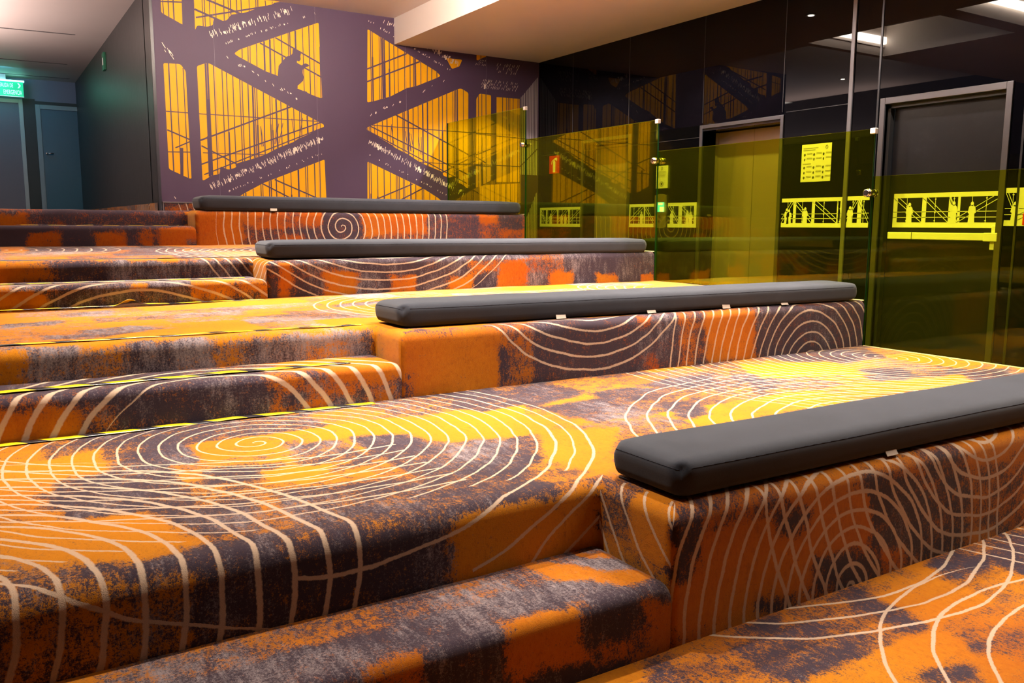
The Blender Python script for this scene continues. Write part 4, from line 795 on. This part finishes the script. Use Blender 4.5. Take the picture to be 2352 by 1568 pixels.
# cream flecks along the pictured stair stringers
mb = MB()
for mir in (False, True):
    for d, h, x0, z0, x1, z1 in MU['bands']:
        L = math.hypot(x1-x0, z1-z0); n = int(L/.017)
        sl = .35 if z1 > z0 else .6
        for k in range(n):
            if rnd.random() > d*.9: continue
            t = (k+rnd.random()*.5)/n; x, z_ = x0+(x1-x0)*t, z0+(z1-z0)*t
            big = rnd.random() < .16
            for q in range(2 if h > .06 else 1):
                if rnd.random() < .3: continue
                hh = h*rnd.uniform(.25, .6); zz_ = z_+rnd.uniform(-.5, .5)*(h-hh); t_ = .020*(h/.085)+.006 if big else rnd.uniform(.004, .007)
                a, b = x-sl*hh/2, x+sl*hh/2
                if x < 1.77 and zz_ < ZT-.05:
                    xx = (lambda u: C2-u) if mir else (lambda u: u)
                    yb = M-.0031-rnd.uniform(0, .0006)
                    if big: mb.poly([(xx(x-t_*.5), yb, zz_+hh*.5), (xx(x+t_*.3), yb, zz_+hh*.4), (xx(x+t_*.5), yb, zz_-hh*.3), (xx(x), yb, zz_-hh*.5), (xx(x-t_*.5), yb, zz_-hh*.1)])
                    else: seg(xx(a), zz_+hh/2, xx(b), zz_-hh/2, t_, M-.003, mb)
for l in MU['hatch']:
    x0, z0, x1, z1 = l
    for k in range(int(abs(x1-x0)/.022)):
        for q in range(3):
            if rnd.random() < .45: continue
            x = x0+k*.022; z_ = z1+(z0-z1)*(q+.5)/3; hh = abs(z0-z1)*rnd.uniform(.15, .35)
            seg(x, z_-hh/2, x+hh*.5, z_+hh/2, .004, M-.003, mb)
for x0, x1, z0, z1 in ((1.455, 1.46, 2.2, 2.32), (1.9, 1.9, 0, 0), (.56, .563, 1.95, 2.02)): pass
mb.build('cream_flecks', CRM, root, normals=False)
mb = MB(); st = MU['stripe']
x = 4.335; k = 0
while x < 4.60:
    t = (x-4.33)/.28; zt_ = 2.74+t*.30; zb_ = 1.30+t*.55
    wd = rnd.choice((.010, .013, .016))
    mb.poly([(x, M-.0015, 1.80), (x+wd, M-.0015, 1.80), (x+wd, M-.0015, zt_+.02), (x, M-.0015, zt_)])
    z2 = 1.05+t*.60
    mb.poly([(x, M-.0015, 0.02), (x+wd, M-.0015, 0.02), (x+wd, M-.0015, z2+.02), (x, M-.0015, z2)])
    x += wd+rnd.choice((.010, .012, .008, .03)); k += 1
x = 3.95
while x < 4.33:
    t = (x-4.33)/.28; z2 = 1.05+t*.60; wd = .012
    if z2 > .1: mb.poly([(x, M-.0015, 0.02), (x+wd, M-.0015, 0.02), (x+wd, M-.0015, z2+.02), (x, M-.0015, z2)])
    x += wd+.012
mb.build('grey_stripes', GRYS, root, normals=False)
MJ = basic('mural_joint', (.16, .12, .18), .4)
for x in (.62, 1.69, 2.76, 3.83):
    mb = MB(); mb.box(x-.0012, x+.0012, M-.0036, M-.0006, 1.39, ZT-.002); mb.build('panel_joint', MJ, root)
mb = MB(); mb.box(ML+.002, ML+.030, M-.008, M-.001, Z[4], ZT); tag(mb.build('trim_10', basic('dark_corner_strip', (.02, .02, .03), .35)), kind='structure')
mb = MB(); mb.box(ML+.055, G, M-.004, M+.02, Z[4], 1.375)
c = Carpet(); xs = fr(ML+.055, G, .05); c.grid([[Vector((x, M-.006, z_)) for z_ in (Z[4], 1.33, 1.375)] for x in xs], [[(x, z_) for z_ in (5.3, 5.35, 5.40)] for x in xs], 'F4')
mb.bm.free(); tag(c.build('baseboard_back', [m_T4]), kind='structure')
mb = MB(); mb.box(ML+.035, G, M-.012, M, 1.375, 1.387); mb.box(ML+.035, ML+.045, M-.012, M, Z[4], 1.38); tag(mb.build('trim_11', SILVER), kind='structure')
# dark corridor wall
mb = MB(); mb.box(ML, ML+.009, M, M+.35, Z[4], ZT); mb.box(ML, ML+.2, M+.31, BY, Z[4], ZT); tag(mb.build('wall_corridor', DARKWALL), kind='structure')
m_BB = carpet('carpet_skirting', [(8.0, 1.3, .05, 0, .8)])
c = Carpet(); ys = fr(M+.02, BY, .06); c.grid([[Vector((ML-.008, y, z_)) for z_ in (Z[4], 1.33, 1.375)] for y in ys], [[(y, z_) for z_ in (1.28, 1.33, 1.375)] for y in ys], 'T3'); tag(c.build('baseboard_corridor', [m_BB]), kind='structure')
# end wall, doors
NAVY = basic('end_wall_navy', (.035, .05, .085), .6)
mb = MB(); mb.box(XL, ML, BY, BY+.1, Z[4], ZT); tag(mb.build('wall_end', basic('end_wall_paint', (.16, .18, .26), .6)), kind='structure')
GF = basic('pale_door_frame', (.42, .47, .47), .4); BF = basic('blue_grey_frame', (.20, .30, .34), .4)
def door(n, x0, x1, zt, fm, pm, t=.06):
    r = empty('door_%d' % n, ((x0+x1)/2, BY, Z[4])); tag(r, kind='structure')
    mb = MB(); mb.box(x0+t, x1-t, BY-.03, BY-.005, Z[4], zt-t); mb.build('door_leaf', pm, r)
    mb = MB(); mb.box(x0, x0+t, BY-.05, BY-.002, Z[4], zt); mb.box(x1-t, x1, BY-.05, BY-.002, Z[4], zt); mb.box(x0+t, x1-t, BY-.05, BY-.002, zt-t, zt); bevel(mb.build('door_frame', fm, r), .004)
    mb = MB(); mb.tube((x0+.12, BY-.10, 2.3), (x0+.22, BY-.10, 2.3), .012); mb.tube((x0+.12, BY-.10, 2.3), (x0+.12, BY-.03, 2.3), .012); mb.build('door_handle', SILVER, r)
door(2, -1.85, -.775, 3.145, GF, basic('grey_door', (.12, .13, .17), .45))
door(3, -.60, ML+.0-.002+.25, 3.085, BF, basic('teal_door', (.015, .13, .20), .4), t=.07)
# door_3 is partly behind the dark wall; extend the end wall
mb = MB(); mb.box(ML, ML+.4, BY, BY+.1, Z[4], ZT); tag(mb.build('wall_end', NAVY), kind='structure')
mb = MB(); mb.box(-.775, -.60, BY-.02, BY, Z[4], 3.17); mb.box(-.60, ML, BY-.02, BY, 3.085, 3.14); tag(mb.build('trim_12', basic('dark_reveal', (.01, .03, .035), .5)), kind='structure')
# left and rear walls (outside the photo, they close the room)
SIDE = basic('side_wall_paint', (.025, .022, .024), .7)
mb = MB(); mb.box(XL-.1, XL, -4, BY, 0, ZT+.1); tag(mb.build('wall_left', SIDE), kind='structure')
mb = MB(); mb.box(XL, W+.4, -4.1, -4, 0, ZT+.1); tag(mb.build('wall_front', SIDE), kind='structure')
# ---- exit sign
def text(body, size, loc, mat, parent, name='lettering', sx=1):
    cu = bpy.data.curves.new(name, 'FONT'); cu.body = body; cu.size = size; cu.extrude = .001; cu.align_x = 'RIGHT'
    o = bpy.data.objects.new(name, cu); C.objects.link(o)
    dg = bpy.context.evaluated_depsgraph_get(); me = bpy.data.meshes.new_from_object(o.evaluated_get(dg)); bpy.data.objects.remove(o)
    me.transform(Matrix.Translation(loc) @ Matrix.Rotation(math.pi/2, 4, 'X') @ Matrix.Scale(sx, 4, (1, 0, 0)))
    me.materials.clear(); me.materials.append(mat)
    o = link(name, me, parent); o.matrix_parent_inverse = Matrix.Translation(-Vector(parent.location)); return o
YS = BY-.35
root = empty('exit_sign', (-1.15, YS, 3.45)); tag(root, 'glowing green emergency exit sign hanging under the corridor ceiling', 'exit sign')
mb = MB(); mb.box(-1.62, -.765, YS, YS+.012, 3.145, 3.39); mb.build('sign_plate', basic('exit_green', (.0, .35, .16), .3, emit=(.0, .62, .30), es=.95), root)
mb = MB(); mb.box(-1.64, -.75, YS-.025, YS+.035, 3.375, 3.40); mb.build('light_bar', basic('exit_light_bar', (.6, 1, .9), .3, emit=(.25, 1, .80), es=3.5), root)
mb = MB(); mb.box(-1.4, -1.0, YS-.01, YS+.02, 3.40, ZT); mb.build('hanger', WHITE, root)
LETT = basic('exit_lettering', (.8, 1, .9), .4, emit=(.55, 1, .8), es=1.1)
text('SALIDA DE', .088, (-.905, YS-.004, 3.287), LETT, root, sx=.43)
text('EMERGENCIA', .098, (-.79, YS-.004, 3.178), LETT, root, sx=.43)
mb = MB(); 
for s_ in (1, -1): mb.prism([(-.845, YS-.004, 3.318+s_*.038), (-.825, YS-.004, 3.318+s_*.038), (-.80, YS-.004, 3.318), (-.82, YS-.004, 3.318)], (0, .003, 0))
mb.build('arrow', LETT, root)
mb = MB(); mb.box(-1.62, -.765, YS-.004, YS-.001, 3.145, 3.152); mb.build('sign_edge', LETT, root)
l = bpy.data.lights.new('exit_sign_lamp', 'POINT'); l.energy = .7; l.color = (.15, 1, .85); l.shadow_soft_size = .1; lo = bpy.data.objects.new('exit_sign_lamp', l); lo.location = (-1.2, YS-.18, 3.30); C.objects.link(lo)
# small green sign on the dark wall
root = empty('wall_sign', (ML, 10.74, 3.24)); tag(root, 'tiny green sign high on the dark corridor wall', 'sign')
mb = MB(); mb.box(ML-.03, ML, 10.70, 10.86, 3.135, 3.355); bevel(mb.build('plate', basic('small_green', (.01, .16, .08), .35), root), .003)
mb = MB(); mb.box(ML-.032, ML-.029, 10.74, 10.82, 3.2, 3.29); mb.build('pictogram', WHITE, root)
# ================================================================ glass balustrade
def panel(y0, y1, z0, z1, label, knob, cap):
    root = empty('glass_panel', (G+.01, (y0+y1)/2, z0)); tag(root, label, 'glass panel', 'yellow glass balustrade panels')
    mb = MB(); fs = mb.box(G+.004, G+.016, y0+.003, y1-.003, z0, z1)
    for f_ in fs:
        pass
    o = mb.build('glass_pane', [GLASS, GEDGE, GTOP], root)
    for p in o.data.polygons: p.material_index = 0 if abs(p.normal.x) > .5 else (2 if p.normal.z > .5 else 1)
    if cap:
        mb = MB(); mb.box(G-.006, G+.026, y0-.004, y0+.034, z1-.030, z1+.005); bevel(mb.build('corner_cap', CAPM, root), .004)
    if knob:
        mb = MB(); zk = knob
        mb.tube((G-.045, y0+.004, zk), (G+.004, y0+.004, zk), .026, n=32); mb.tube((G-.052, y0+.004, zk), (G-.045, y0+.004, zk), .019, .026, n=32); mb.tube((G+.016, y0+.004, zk), (G+.04, y0+.004, zk), .026, n=32)
        mb.build('clamp_knob', CHROME, root)
    mb = MB(); mb.box(G-.001, G+.004, y0+.01, y1-.01, z0+(z1-T_)-z0-.002, z1-T_+.004); mb.build('lit_edge_strip', STRIP, root)  # pale yellow colour stands for the lit line along the glass base
    return root
CAPM = basic('cap_white_metal', (.8, .76, .72), .3, .2); STRIP = basic('painted_lit_edge', (.80, .74, .30), .4)
T_ = 1.0873
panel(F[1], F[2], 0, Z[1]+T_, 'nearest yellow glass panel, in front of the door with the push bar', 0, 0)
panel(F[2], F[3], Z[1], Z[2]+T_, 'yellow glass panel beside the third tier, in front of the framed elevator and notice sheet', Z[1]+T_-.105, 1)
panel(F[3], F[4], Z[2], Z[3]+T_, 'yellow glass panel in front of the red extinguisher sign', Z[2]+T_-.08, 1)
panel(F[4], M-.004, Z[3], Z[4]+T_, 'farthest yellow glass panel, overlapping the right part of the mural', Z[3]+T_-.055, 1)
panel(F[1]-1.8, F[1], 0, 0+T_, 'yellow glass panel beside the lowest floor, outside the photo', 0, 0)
# a few bits: solid body under the top tier beside the hall
TIERSIDE = basic('tier_side_dark', (.03, .025, .03), .6)
for i, (y0, y1, z1) in enumerate(((F[1]+.04, F[2], Z[1]-.06), (F[2]+.04, F[3], Z[2]-.06), (F[3]+.04, F[4], Z[3]-.06), (F[4]+.04, M, Z[4]-.06))):
    mb = MB(); mb.box(G-.02, G-.002, y0, y1, 0, z1); tag(mb.build('trim_%d' % (13+i), TIERSIDE), kind='structure')
